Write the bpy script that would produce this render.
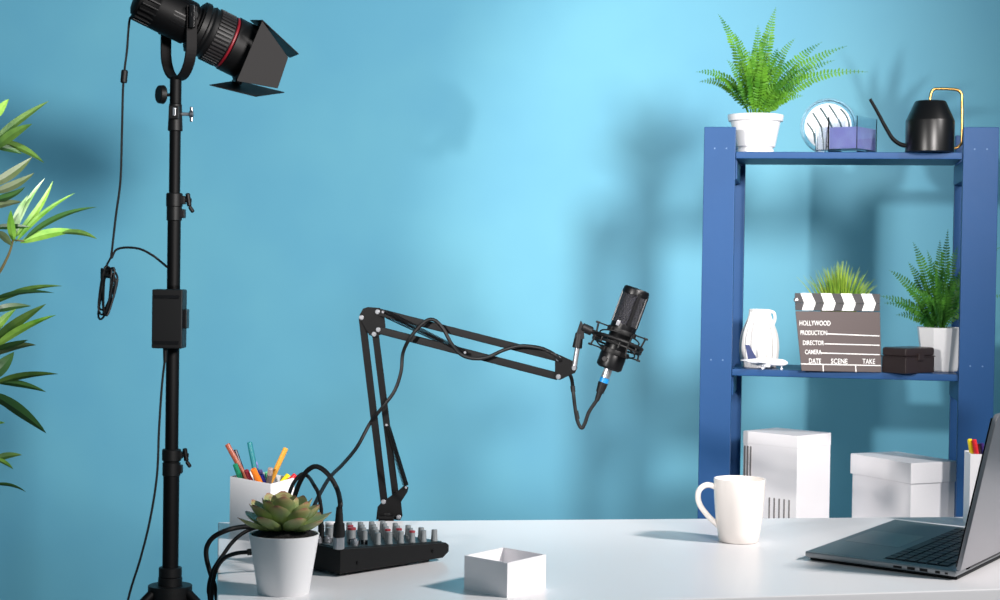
import bpy, bmesh, math, random
from mathutils import Vector, Matrix, Euler
random.seed(7)
for o in list(bpy.data.objects): bpy.data.objects.remove(o)
SC = bpy.context.scene
COL = SC.collection
V = Vector
# ------------------------------------------------------------------ camera
F = 1720.0; PITCH = math.atan(35 / F); ROLL = 0.015; ZD = 0.75; ZC = 1.185
fw = V((0, math.cos(PITCH), -math.sin(PITCH))); r0 = V((1, 0, 0)); u0 = V((0, math.sin(PITCH), math.cos(PITCH)))
rt = r0 * math.cos(ROLL) + u0 * math.sin(ROLL); up = u0 * math.cos(ROLL) - r0 * math.sin(ROLL)
CAM = V((0, 0, ZC))
cd = bpy.data.cameras.new('camera'); cam = bpy.data.objects.new('camera', cd); COL.objects.link(cam)
cd.sensor_width = 36; cd.lens = F / 1000 * 36; cd.clip_start = .05
M = Matrix((rt, up, -fw)).transposed().to_4x4(); M.translation = CAM
cam.matrix_world = M
cd.dof.use_dof = True; cd.dof.focus_distance = 2.75; cd.dof.aperture_fstop = 18
SC.camera = cam
# ------------------------------------------------------------------ world, lights, exposure
w = bpy.data.worlds.new('world'); SC.world = w; w.use_nodes = True
w.node_tree.nodes['Background'].inputs[0].default_value = (.42, .80, 1, 1)
w.node_tree.nodes['Background'].inputs[1].default_value = .12
SC.view_settings.view_transform = 'Standard'; SC.view_settings.look = 'None'
SC.view_settings.gamma = 1; SC.view_settings.use_curve_mapping = False
SC.view_settings.exposure = 0.4
def aim(o, loc, tgt):
    o.location = loc; o.rotation_euler = (V(tgt) - V(loc)).to_track_quat('-Z', 'Y').to_euler()
def area(name, loc, tgt, size, power, col=(1, 1, 1), spread=180, size_y=None):
    l = bpy.data.lights.new(name, 'AREA'); l.energy = power; l.color = col; l.size = size
    if size_y: l.shape = 'RECTANGLE'; l.size_y = size_y
    l.spread = math.radians(spread)
    o = bpy.data.objects.new(name, l); COL.objects.link(o); aim(o, loc, tgt); return o
def spot(name, loc, tgt, ang, blend, power, rad, col=(1, 1, 1)):
    l = bpy.data.lights.new(name, 'SPOT'); l.energy = power; l.color = col; l.spot_size = math.radians(ang)
    l.spot_blend = blend; l.shadow_soft_size = rad
    o = bpy.data.objects.new(name, l); COL.objects.link(o); aim(o, loc, tgt); return o
spot('key_spot', (-1.38, .75, 1.68), (.84, 4.4, 1.27), 36, .5, 275, .06, (1, .96, .93))
spot('fill_spot', (1.38, 0, 2.13), (-.5, 5.0, 1.68), 44, .85, 900, .31, (1, .955, .93))
area('right_key', (3.0, 1.35, 3.2), (.0, 2.7, .9), .4, 28, (1, .96, .94), spread=80)

# ------------------------------------------------------------------ materials
def lin(c):
    return tuple(((x / 255) / 12.92 if x / 255 <= .04045 else ((x / 255 + .055) / 1.055) ** 2.4) for x in c) + (1,)
def mat(name, rgb, rough=.5, metal=0, spec=.5, bump=0, bscale=60, var=0, vscale=8, trans=0, ior=1.45, coat=0, rgb2=None, sub=0, alpha=1):
    m = bpy.data.materials.new(name); m.use_nodes = True
    nt = m.node_tree; b = nt.nodes['Principled BSDF']
    b.inputs['Base Color'].default_value = lin(rgb)
    b.inputs['Roughness'].default_value = rough; b.inputs['Metallic'].default_value = metal
    b.inputs['Specular IOR Level'].default_value = spec
    b.inputs['Transmission Weight'].default_value = trans; b.inputs['IOR'].default_value = ior
    b.inputs['Coat Weight'].default_value = coat; b.inputs['Coat Roughness'].default_value = .12
    if sub: b.inputs['Subsurface Weight'].default_value = sub; b.inputs['Subsurface Radius'].default_value = (.01, .01, .01)
    tc = nt.nodes.new('ShaderNodeTexCoord')
    if var or rgb2:
        n = nt.nodes.new('ShaderNodeTexNoise'); n.inputs['Scale'].default_value = vscale; n.inputs['Detail'].default_value = 3
        nt.links.new(tc.outputs['Object'], n.inputs['Vector'])
        mx = nt.nodes.new('ShaderNodeMix'); mx.data_type = 'RGBA'
        ramp = nt.nodes.new('ShaderNodeMapRange'); ramp.inputs['From Min'].default_value = .35; ramp.inputs['From Max'].default_value = .65
        nt.links.new(n.outputs['Fac'], ramp.inputs['Value']); nt.links.new(ramp.outputs[0], mx.inputs['Factor'])
        a = lin(rgb); c2 = lin(rgb2) if rgb2 else tuple(min(1, x * (1 - var)) for x in a[:3]) + (1,)
        mx.inputs['A'].default_value = a; mx.inputs['B'].default_value = c2
        nt.links.new(mx.outputs['Result'], b.inputs['Base Color'])
    if bump:
        n = nt.nodes.new('ShaderNodeTexNoise'); n.inputs['Scale'].default_value = bscale; n.inputs['Detail'].default_value = 4
        nt.links.new(tc.outputs['Object'], n.inputs['Vector'])
        bp = nt.nodes.new('ShaderNodeBump'); bp.inputs['Strength'].default_value = bump; bp.inputs['Distance'].default_value = .01
        nt.links.new(n.outputs['Fac'], bp.inputs['Height']); nt.links.new(bp.outputs[0], b.inputs['Normal'])
    return m
WALL = mat('blue_plaster', (100, 172, 200), .55, spec=.5, bump=.06, bscale=9, rgb2=(108, 180, 203), vscale=2.2)  # second tone mottles the paint to stand in for patchy light blotches
FLOORM = mat('grey_floor', (150, 150, 152), .5, var=.1)
DESKM = mat('white_laminate', (228, 225, 226), .3, spec=.5, bump=.01, bscale=300)
WHITE = mat('white_paint', (236, 234, 236), .45)
CARD = mat('white_card', (245, 241, 243), .6, bump=.03, bscale=200)
CERAM = mat('white_ceramic', (238, 230, 224), .18, coat=.4)
POTM = mat('pot_white', (232, 231, 232), .4, coat=.1)
BLUE = mat('blue_painted_wood', (27, 72, 122), .45, spec=.3, bump=.03, bscale=40, var=.06, vscale=6)
BLK = mat('black_metal', (4, 4, 5), .55, spec=.18, bump=.03, bscale=400)
BLKG = mat('black_gloss', (7, 7, 9), .36, spec=.3)
BLKP = mat('black_plastic', (9, 9, 10), .5, spec=.3, bump=.02, bscale=500)
RUB = mat('black_rubber', (8, 8, 9), .55, spec=.35)
DGREY = mat('dark_grey_metal', (30, 28, 29), .5, spec=.5)
CHR = mat('chrome', (190, 190, 194), .3, metal=.9)
STEEL = mat('steel', (150, 150, 155), .35, metal=1)
RED = mat('red_ring', (120, 20, 32), .4)
SOIL = mat('dark_soil', (16, 12, 11), .95, bump=.8, bscale=200)
FERN = mat('fern_green', (88, 140, 36), .5, spec=.25, rgb2=(40, 96, 26), vscale=14)
FERN2 = mat('fern_green_deep', (74, 130, 42), .5, spec=.25, rgb2=(30, 82, 30), vscale=16)
GRASS = mat('grass_green', (150, 176, 52), .5, rgb2=(84, 128, 30), vscale=30)
STEM = mat('stem_brown', (110, 100, 62), .7)
LEAFM = [mat('leaf_mid', (88, 122, 50), .4, rgb2=(56, 92, 40), vscale=30), mat('leaf_bright', (150, 196, 84), .4, rgb2=(92, 150, 44), vscale=28),
         mat('leaf_dark', (44, 82, 46), .35, rgb2=(64, 104, 48), vscale=12), mat('leaf_pale', (205, 226, 190), .4, rgb2=(140, 190, 110), vscale=20), mat('leaf_grey', (112, 124, 92), .4, rgb2=(84, 104, 60), vscale=14)]
CANM = mat('black_enamel', (7, 6, 7), .34, spec=.5)
BRASS = mat('brass', (178, 134, 74), .25, metal=1)
GLASS = mat('clear_glass', (245, 250, 255), .02, trans=1, ior=1.45)
BOARD = mat('slate_brown', (82, 70, 69), .6, bump=.02, bscale=150)
BOARDK = mat('slate_dark', (50, 47, 50), .55)
CHALK = mat('white_print', (240, 238, 236), .6)
CASEM = mat('dark_case', (46, 37, 37), .35)
LAPM = mat('laptop_grey', (150, 153, 156), .35, metal=.75)
LAPK = mat('deck_reflection_grey', (104, 117, 121), .42, metal=.6)  # darker teal grey: the wall's reflection on the deck put into the colour
LIDM = mat('laptop_lid_silver', (160, 158, 162), .3, metal=.75)
KEYM = mat('key_black', (26, 28, 31), .5)
SCRM = mat('screen_dark', (14, 14, 18), .12)
KNOBM = mat('knob_grey', (122, 126, 128), .45)
KRED = mat('knob_red', (150, 50, 58), .45)
PANEL = mat('mixer_panel', (30, 36, 38), .4)
BCYAN = mat('cyan_band', (16, 112, 170), .4)
NAVY = mat('navy_fin', (28, 44, 96), .4)

# ------------------------------------------------------------------ helpers
def ray(px, py): return fw + rt * ((px - 500) / F) - up * ((py - 300) / F)
def P(px, py, Y):
    v = ray(px, py); return CAM + v * (Y / v.y)
def G(px, py, z=ZD):
    v = ray(px, py); return CAM + v * ((z - ZC) / v.z)
def base(px, py, Y, z):
    p = P(px, py, Y); return V((p.x, Y, z))
WM = {}
class MB:
    def __init__(s, xf=None): s.bm = bmesh.new(); s.xf = xf or Matrix.Identity(4); s.mi = 0; s.wn = False
    def _f(s, fs):
        for f in fs: f.material_index = s.mi
    def merge(s, other_bm, m=None):
        if m is not None: bmesh.ops.transform(other_bm, matrix=m, verts=other_bm.verts)
        me = bpy.data.meshes.new('t'); other_bm.to_mesh(me); other_bm.free()
        for p in me.polygons: p.material_index = s.mi
        s.bm.from_mesh(me); bpy.data.meshes.remove(me); return s
    def box(s, c, size, rot=None, bev=0):
        b = bmesh.new(); bmesh.ops.create_cube(b, size=1)
        bmesh.ops.transform(b, matrix=Matrix.Diagonal((*size, 1)), verts=b.verts)
        if bev: s.wn = True; bmesh.ops.bevel(b, geom=b.edges[:], offset=bev, segments=2, affect='EDGES', profile=.5)
        m = Matrix.Translation(c)
        if rot is not None: m = m @ rot.to_4x4()
        return s.merge(b, m)
    def obox(s, a, ex, ey, ez, bev=0):
        "box from corner a with edge vectors"
        b = bmesh.new(); vs = [b.verts.new(V(a) + ex * i + ey * j + ez * k) for k in (0, 1) for j in (0, 1) for i in (0, 1)]
        for q in ((0, 2, 3, 1), (4, 5, 7, 6), (0, 1, 5, 4), (2, 6, 7, 3), (0, 4, 6, 2), (1, 3, 7, 5)): b.faces.new([vs[i] for i in q])
        bmesh.ops.recalc_face_normals(b, faces=b.faces)
        if bev: s.wn = True; bmesh.ops.bevel(b, geom=b.edges[:], offset=bev, segments=2, affect='EDGES', profile=.5)
        return s.merge(b)
    def prism(s, pts, ext, bev=0):
        b = bmesh.new(); n = len(pts); e = V(ext)
        a = [b.verts.new(V(p)) for p in pts]; c = [b.verts.new(V(p) + e) for p in pts]
        b.faces.new(a); b.faces.new(c[::-1])
        for i in range(n): b.faces.new((a[i], c[i], c[(i + 1) % n], a[(i + 1) % n]))
        bmesh.ops.recalc_face_normals(b, faces=b.faces)
        if bev: s.wn = True; bmesh.ops.bevel(b, geom=b.edges[:], offset=bev, segments=2, affect='EDGES', profile=.5)
        return s.merge(b)
    def lathe(s, prof, seg=32, m=None, cap=True):
        "prof: (r,z) list along local z"
        b = bmesh.new(); rings = []
        for r, z in prof:
            rings.append([b.verts.new((max(r, 1e-5) * math.cos(2 * math.pi * i / seg), max(r, 1e-5) * math.sin(2 * math.pi * i / seg), z)) for i in range(seg)])
        for a, c in zip(rings, rings[1:]):
            for i in range(seg):
                j = (i + 1) % seg; b.faces.new((a[i], a[j], c[j], c[i]))
        if cap: b.faces.new(rings[0][::-1]); b.faces.new(rings[-1])
        bmesh.ops.recalc_face_normals(b, faces=b.faces)
        return s.merge(b, m)
    def cyl(s, p0, p1, r, r1=None, seg=20, bev=0):
        p0 = V(p0); p1 = V(p1); d = p1 - p0; L = d.length
        m = Matrix.Translation(p0) @ d.to_track_quat('Z', 'Y').to_matrix().to_4x4()
        r1 = r if r1 is None else r1
        pr = [(r, 0), (r1, L)] if not bev else [(r - bev, 0), (r, bev), (r1, L - bev), (r1 - bev, L)]
        return s.lathe(pr, seg, m)
    def tube(s, pts, r, seg=10, smooth=6, closed=False):
        pts = [V(p) for p in pts]
        if smooth and len(pts) > 2: pts = crom(pts, smooth, closed)
        n = len(pts); rr = r if callable(r) else (lambda t: r)
        b = bmesh.new(); rings = []; prev = None
        for i, p in enumerate(pts):
            if closed: t = (pts[(i + 1) % n] - pts[i - 1])
            else: t = pts[min(i + 1, n - 1)] - pts[max(i - 1, 0)]
            t = t.normalized() if t.length > 1e-9 else V((0, 0, 1))
            if prev is None: a = t.orthogonal().normalized()
            else: a = (prev - t * prev.dot(t)); a = a.normalized() if a.length > 1e-6 else t.orthogonal().normalized()
            prev = a; c = t.cross(a); q = rr(i / max(1, n - 1))
            rings.append([b.verts.new(p + (a * math.cos(2 * math.pi * k / seg) + c * math.sin(2 * math.pi * k / seg)) * q) for k in range(seg)])
        m = n if closed else n - 1
        for i in range(m):
            A = rings[i]; B = rings[(i + 1) % n]
            for k in range(seg):
                j = (k + 1) % seg; b.faces.new((A[k], A[j], B[j], B[k]))
        if not closed: b.faces.new(rings[0][::-1]); b.faces.new(rings[-1])
        bmesh.ops.recalc_face_normals(b, faces=b.faces)
        return s.merge(b)
    def torus(s, c, axis, R, r, seg=40, seg2=8, sc=None):
        q = V(axis).to_track_quat('Z', 'Y').to_matrix()
        pts = [V(c) + q @ V((R * math.cos(2 * math.pi * i / seg), R * math.sin(2 * math.pi * i / seg) * (sc or 1), 0)) for i in range(seg)]
        return s.tube(pts, r, seg2, 0, True)
    def poly(s, pts):
        f = s.bm.faces.new([s.bm.verts.new(V(p)) for p in pts]); f.material_index = s.mi; return s
    def build(s, name, mats, parent=None, sharp=35, origin=None):
        bmesh.ops.transform(s.bm, matrix=s.xf, verts=s.bm.verts)
        me = bpy.data.meshes.new(name); s.bm.to_mesh(me); s.bm.free()
        for m in (mats if isinstance(mats, (list, tuple)) else [mats]): me.materials.append(m)
        me.polygons.foreach_set('use_smooth', [True] * len(me.polygons))
        me.set_sharp_from_angle(angle=math.radians(sharp))
        o = bpy.data.objects.new(name, me); COL.objects.link(o)
        if s.wn: q = o.modifiers.new('weighted', 'WEIGHTED_NORMAL'); q.keep_sharp = True; q.weight = 100
        if parent is not None:
            W = WM[parent.name]; me.transform(W.inverted()); o.parent = parent; WM[o.name] = W
        else:
            W = Matrix.Translation(V(origin)) if origin is not None else Matrix.Identity(4)
            me.transform(W.inverted()); o.matrix_world = W; WM[o.name] = W
        return o
def crom(pts, k, closed=False):
    n = len(pts); out = []
    for i in range(n if closed else n - 1):
        if closed: p = [pts[(i + d) % n] for d in (-1, 0, 1, 2)]
        else: p = [pts[max(i - 1, 0)], pts[i], pts[i + 1], pts[min(i + 2, n - 1)]]
        for j in range(k):
            t = j / k
            out.append(.5 * ((2 * p[1]) + (p[2] - p[0]) * t + (2 * p[0] - 5 * p[1] + 4 * p[2] - p[3]) * t * t + (3 * p[1] - p[0] - 3 * p[2] + p[3]) * t ** 3))
    if not closed: out.append(pts[-1])
    return out
def tag(o, label, cat, group=None, kind=None):
    o['label'] = label; o['category'] = cat
    if group: o['group'] = group
    if kind: o['kind'] = kind
    return o
def thing(name, label, cat, loc, group=None, mtx=None):
    o = bpy.data.objects.new(name, None); COL.objects.link(o)
    o.empty_display_size = .05
    W = (Matrix.Translation(V(loc)) @ mtx.to_4x4()) if mtx is not None else Matrix.Translation(V(loc))
    o.matrix_world = W; WM[o.name] = W
    return tag(o, label, cat, group)
def frame(o, ex, ey, ez):
    m = Matrix((V(ex).normalized(), V(ey).normalized(), V(ez).normalized())).transposed().to_4x4(); m.translation = V(o); return m
def rotz(a): return Matrix.Rotation(a, 3, 'Z')

# ------------------------------------------------------------------ room shell
TH = math.radians(9)
e1 = V((math.cos(TH), -math.sin(TH), 0)); e2 = V((math.sin(TH), math.cos(TH), 0))
wo = V((.8, 4.92, 0))
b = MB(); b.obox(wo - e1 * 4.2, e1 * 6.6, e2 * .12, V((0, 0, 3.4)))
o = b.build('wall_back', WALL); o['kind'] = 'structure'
b = MB(); b.prism([V((-4, -1.5, -.05)), V((4, -1.5, -.05)), V((4, 4.3, -.05)), wo + e1 * 2.4 + V((0, 0, -.05)), wo - e1 * 4.2 + V((0, 0, -.05))], (0, 0, .05))
o = b.build('floor', FLOORM); o['kind'] = 'structure'

# ------------------------------------------------------------------ desk
dk = thing('desk', 'long white laminate desk carrying the laptop, mixer and mug', 'desk', (0.2, 2.6, 0))
bl = G(218, 522); br = bl + (G(1000, 516.5) - bl) * 1.25; fl0 = G(700, 598.4); fdir = (G(1000, 588.9) - fl0)
ldir = (G(217, 600) - bl)
def isect(p, d, q, e):
    k = ((q.x - p.x) * e.y - (q.y - p.y) * e.x) / (d.x * e.y - d.y * e.x); return p + d * k
fl = isect(fl0, fdir, bl, ldir); rdir = V((-.2, -1, 0)); fr = isect(fl0, fdir, br, rdir)
for q in (bl, br, fl, fr): q.z = ZD
b = MB(); b.prism([bl, br, fr, fl], (0, 0, -.032), bev=.0025); b.build('tabletop', DESKM, dk)
cen = (bl + br + fl + fr) / 4
for q in (bl, br, fr, fl):
    c = q + (cen - q) * .10; b = MB(); b.box((c.x, c.y, (ZD - .032) / 2), (.05, .05, ZD - .032), bev=.003); b.build('leg', WHITE, dk)
ins = [q + (cen - q) * .12 for q in (bl, br, fr, fl)]
b = MB()
for i in range(4):
    a, c = ins[i], ins[(i + 1) % 4]; d = (c - a); n = d.normalized().cross(V((0, 0, 1))) * .018
    b.obox(a + V((0, 0, -.092)), d, n, V((0, 0, .06)))
b.build('apron', WHITE, dk)

# ------------------------------------------------------------------ shelving unit
SO = P(704, 140, 4.0); SO.z = 0
TS = math.radians(10)
s1 = V((math.cos(TS), -math.sin(TS), 0)); s2 = V((math.sin(TS), math.cos(TS), 0)); SL = .662
def S(u, v, z): return SO + s1 * u + s2 * v + V((0, 0, z))
ZT = 1.456; ZM = .952; ZB = .44; PH = P(720, 127, 4.0).z
SCREWB = mat('screw_blue_grey', (96, 128, 168), .5)
su = thing('shelving_unit', 'blue painted wooden shelving unit standing behind the desk', 'shelf', SO)
def sbox(b, u0_, u1_, v0, v1, z0, z1, bev=.002): b.obox(S(u0_, v0, z0), s1 * (u1_ - u0_), s2 * (v1 - v0), V((0, 0, z1 - z0)), bev)
for a, c in ((0, .073), (SL - .078, SL)):
    b = MB(); sbox(b, a, c, 0, .022, 0, PH); po = b.build('post', BLUE, su)
    for z in (PH - .05, ZM + .02, .5):
        for du in (.025, .052): b = MB(); b.cyl(S(a + du, .001, z), S(a + du, -.0008, z), .0018, seg=10); b.build('screw', SCREWB, po)
for a, c in ((.012, .088), (SL - .075, SL)):
    b = MB(); sbox(b, a, c, .245, .267, 0, PH); b.build('post', BLUE, su)
for z in (ZT, ZM, ZB):
    for a, c in ((.055, .077), (SL - .078, SL - .056)):
        b = MB(); sbox(b, a, c, .022, .245, z - .064, z - .018); b.build('side_rail', BLUE, su)
    b = MB(); sbox(b, .0735, SL - .0785, .006, .2445, z - .016, z, .002)
    b.build('shelf_board', BLUE, su)

# ------------------------------------------------------------------ plant helpers
def lathe_pot(xf, prof, name, m, par, seg=40):
    b = MB(xf); b.lathe(prof, seg, None, cap=True); return b.build(name, m, par)
def leaflet(bm, p, d, n, L, wd, mi=0, fold=.3):
    d = d.normalized(); s_ = d.cross(n).normalized(); n = s_.cross(d)
    v = [p, p + d * L * .3 + s_ * wd + n * wd * fold, p + d * L * .8 + s_ * wd * .75 + n * wd * fold - n * L * .06, p + d * L - n * L * .12, p + d * L * .8 - s_ * wd * .75 + n * wd * fold - n * L * .06, p + d * L * .3 - s_ * wd + n * wd * fold, p + d * L * .45]
    vs = [bm.verts.new(x) for x in v]
    for q in ((0, 1, 6), (1, 2, 6), (2, 3, 6), (3, 4, 6), (4, 5, 6), (5, 0, 6)):
        f = bm.faces.new([vs[i] for i in q]); f.material_index = mi
def frond(b, p0, p1, p2, width, npair, pn, seed=0, r=.0013):
    rnd = random.Random(seed)
    pt = lambda t: p0 * (1 - t) ** 2 + p1 * 2 * t * (1 - t) + p2 * t * t
    pts = [pt(i / 14) for i in range(15)]
    b.tube(pts, lambda t: r * (1.1 - t * .8), 5, 0)
    for i in range(npair):
        t = .12 + .87 * i / npair; p = pt(t); tg = (pt(min(1, t + .02)) - pt(t - .02)).normalized()
        side = tg.cross(pn)
        if side.length < .1: side = tg.orthogonal()
        side.normalize(); nrm = side.cross(tg)
        env = min(1, (t / .3)) ** .7 * (1 - ((t - .3) / .72) ** 2 if t > .3 else 1)
        L = width * max(.08, env) * rnd.uniform(.85, 1.1)
        for sgn in (-1, 1):
            dd = side * sgn * .95 + tg * .28 + nrm * rnd.uniform(-.15, .2)
            leaflet(b.bm, p, dd, nrm, L, min(L * .18, .0030) + .0004, 0, rnd.uniform(-.3, .5))

# ------------------------------------------------------------------ top fern
Yf = 4.08
fb = base(755, 152, Yf, ZT)
t = thing('potted_fern', 'big bushy fern in a round white pot with rim on the top shelf', 'plant', fb)
xf = Matrix.Translation(fb)
k = Yf / F
lathe_pot(xf, [(0, 0), (.040, 0), (.044, .004), (.044, .011), (.040, .013), (.047, .018), (.055, .06), (.0585, .076), (.064, .078), (.066, .092), (.063, .093), (.060, .092), (.058, .078), (.0, .076)], 'pot', POTM, t)
b = MB(xf); b.lathe([(0, .07), (.055, .074), (.05, .084), (.025, .09), (0, .092)], 24); b.build('soil', SOIL, t)
b = MB()
tips = [((718, 14), 12, .03), ((776, 7), 8, -.02), ((755, 42), 4, .06), ((696, 72), 45, -.03), ((699, 82), 50, .06), ((735, 33), -4, -.05), ((847, 46), 12, -.03), ((868, 72), 26, -.08), ((822, 42), 2, .07),
        ((795, 38), -2, .08), ((758, 25), 0, -.06), ((785, 62), 10, -.10), ((742, 60), -6, -.12), ((803, 96), 22, -.09), ((727, 60), 5, -.09), ((812, 76), 12, .03), ((768, 30), 3, .1), ((765, 55), 0, -.12), ((778, 48), 6, -.08), ((749, 50), 0, -.1), ((835, 60), 10, .0), ((790, 80), 14, -.11)]
for i, ((x, y), sag, dy) in enumerate(tips):
    p0 = fb + V(((x - 760) * .00022, dy * .15, .088)); p2 = P(x, y, Yf + dy)
    up_ = (p2 - p0).length; mid = (p0 + p2) / 2 + V((-(p2.x - p0.x) * .22, 0, up_ * (.10 + abs(sag) * .006)))
    frond(b, p0, mid, p2, .0200 if abs(x - 770) < 60 else .0190, int(9 + (p2 - p0).length * 82), V((0, -1, .25)) if i % 3 else V((.3, -.9, .5)), i)
b.build('foliage', FERN, t, sharp=10)

# ------------------------------------------------------------------ striped glass disc
Yd = 4.075
c = P(828, 122, Yd); R = 28 * Yd / F * .98
c.z = ZT + R * .985 + .002
t = thing('round_glass_dish', 'upright round clear glass dish with slanting white ribs, behind the glass tumbler', 'dish', (c.x, c.y, ZT))
ax = V((-.12, -1, .06)).normalized(); rx = V((1, -.12, 0)).normalized(); uz = ax.cross(rx) * -1
if uz.z < 0: uz = -uz
fr_ = frame(c, rx, uz, rx.cross(uz))
b = MB(fr_); b.lathe([(0, 0), (R * .9, 0), (R, .004), (R, .022), (R * .95, .022), (R * .93, .008), (0, .006)], 48); b.build('dish', mat('aqua_glass', (215, 240, 250), .05, trans=.85, ior=1.3), t)
b = MB(fr_); b.lathe([(0, .0092), (R * .8, .0092), (R * .84, .0105), (R * .8, .0118), (0, .0118)], 48); mk = b.build('milk_disc', mat('milk_glass', (250, 250, 252), .3), t)
rr = Matrix.Rotation(math.radians(22), 3, 'Z')
for i in range(-2, 3):
    x0 = i * R * .33; h = math.sqrt(max(0, (R * .8) ** 2 - x0 ** 2)); pts = []
    for j in range(9):
        q = -h + 2 * h * j / 8; pts.append(rr @ V((x0 + .006 * math.cos(q / h * 1.8), q, .0122)) * 1.0)
    pts = [p_ if math.hypot(p_.x, p_.y) < R * .8 else V((p_.x * .93, p_.y * .93, p_.z)) for p_ in pts]
    b = MB(fr_); b.tube(pts, .0024, 6, 3); b.build('rib', mat('rib_grey', (60, 84, 88), .3), t)
# ------------------------------------------------------------------ tumbler with lavender wax
def tumbler(px0, pxm, px1, ytop, Y, name, label, fill, frac, yaw, hgt):
    g0 = P(pxm, 150, Y); a = (pxm - px0) * Y / F / math.cos(yaw) ; c_ = (px1 - pxm) * Y / F / (math.sin(yaw) - (pxm - 500) / F * math.cos(yaw))
    g0.z = ZT + .0005
    d1 = V((-math.cos(yaw), math.sin(yaw), 0)); d2 = V((math.sin(yaw), math.cos(yaw), 0))
    t = thing(name, label, 'candle holder' if fill else 'glass', g0)
    b = MB(); W = .003
    def loop(ins, z): return [g0 + d1 * (ins) + d2 * ins + V((0, 0, z)), g0 + d1 * (a - ins) + d2 * ins + V((0, 0, z)), g0 + d1 * (a - ins) + d2 * (c_ - ins) + V((0, 0, z)), g0 + d1 * ins + d2 * (c_ - ins) + V((0, 0, z))]
    ls = [loop(.003, 0), loop(0, .003), loop(0, hgt), loop(W, hgt), loop(W, .008)]
    vs = [[b.bm.verts.new(p) for p in l] for l in ls]
    b.bm.faces.new(vs[0][::-1])
    for A, B in zip(vs, vs[1:]):
        for i in range(4): b.bm.faces.new((A[i], A[(i + 1) % 4], B[(i + 1) % 4], B[i]))
    b.bm.faces.new(vs[-1]); bmesh.ops.recalc_face_normals(b.bm, faces=b.bm.faces)
    b.build('glass', GLASS, t)
    if fill:
        b = MB(); b.prism([p + V((0, 0, .0005)) for p in loop(W + .0006, .008)], (0, 0, hgt * frac)); b.build('wax', fill, t)
    return t
tumbler(831, 857, 877, 115, 3.94, 'candle_holder', 'square glass holder filled with lavender wax beside the watering can', mat('lavender_wax', (150, 150, 214), .5, sub=.3, rgb2=(168, 172, 224), vscale=20), .60, math.radians(36), .082)
gx = base(821, 150, 3.985, ZT + .0005)
b = MB(Matrix.Translation(gx)); b.lathe([(0, 0), (.011, 0), (.013, .003), (.0145, .058), (.0128, .058), (.0115, .006), (0, .005)], 24)
tag(b.build('small_glass', GLASS, origin=gx), 'small clear shot glass in front of the round ribbed dish', 'glass')

# ------------------------------------------------------------------ watering can
wc = base(929.5, 152, 3.93, ZT + .0005); kk = 3.93 / F
t = thing('watering_can', 'black watering can with thin curved spout and brass handle on the top shelf', 'watering can', wc)
b = MB(Matrix.Translation(wc)); R = 24 * kk
b.lathe([(0, 0), (R - .001, 0), (R, .0012), (R, 31 * kk), (R - .0008, 32 * kk), (15.5 * kk, 50 * kk), (14.5 * kk, 51 * kk), (12 * kk, 51.2 * kk), (11.5 * kk, 47 * kk), (0, 46 * kk)], 48); b.build('body', CANM, t)
b = MB(); b.tube([P(909, 146, 3.93), P(901, 144.5, 3.93), P(893, 139, 3.93), P(886, 128, 3.93), P(878, 113, 3.93), P(870, 99, 3.93)], lambda q: (2.4 - .9 * q) * kk, 12); b.build('spout', BLK, t)
b = MB(); b.tube([P(930, 103, 3.93), P(930.5, 96, 3.93), P(932.5, 90.5, 3.93), P(938, 88.8, 3.93), P(955, 89.5, 3.93), P(960.5, 92.5, 3.93), P(962, 99, 3.93), P(962, 138, 3.93), P(960.5, 144.5, 3.93), P(956, 148, 3.93), P(951, 148.5, 3.93)], .0031, 12); b.build('handle', BRASS, t)

# ------------------------------------------------------------------ mid shelf: vase
vb = base(759, 364, 4.07, ZM + .0005); kv = 4.07 / F
b = MB(Matrix.Translation(vb)); prof = [(0, 0), (15, 0), (17, 1.5), (18.5, 12), (18.8, 22), (17.5, 33), (14, 43), (11.2, 50), (10.4, 54), (10.8, 57.5), (9.6, 57.5), (9.2, 53), (0, 50)]
seg = 72; bm2 = bmesh.new(); rings = []
for r, z in crom([V((a, c_, 0)) for a, c_ in prof], 3) and [(q.x, q.y) for q in crom([V((a, c_, 0)) for a, c_ in prof], 3)]:
    ring = []
    for i in range(seg):
        th = 2 * math.pi * i / seg; rr = r * kv * (1 + .055 * math.cos(th * 18) * min(1, z / 8) * (1 if z < 56 else .3)); ring.append(bm2.verts.new((max(rr, 1e-5) * math.cos(th), max(rr, 1e-5) * math.sin(th), z * kv)))
    rings.append(ring)
for a, c_ in zip(rings, rings[1:]):
    for i in range(seg): bm2.faces.new((a[i], a[(i + 1) % seg], c_[(i + 1) % seg], c_[i]))
bm2.faces.new(rings[0][::-1]); bm2.faces.new(rings[-1]); bmesh.ops.recalc_face_normals(bm2, faces=bm2.faces)
b.merge(bm2)
vt = thing('vase', 'white ribbed bottle-shaped ceramic vase behind the toy plane', 'vase', vb)
b.build('body', mat('matte_white_ceramic', (236, 233, 230), .5), vt)
b = MB(); b.tube([P(770, 311, 4.07), P(774, 313, 4.07), P(775, 319, 4.07), P(772.5, 326, 4.07), P(770, 328, 4.07)], .0035, 8); b.build('handle', mat('matte_white_ceramic', (236, 233, 230), .5), vt)

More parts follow.
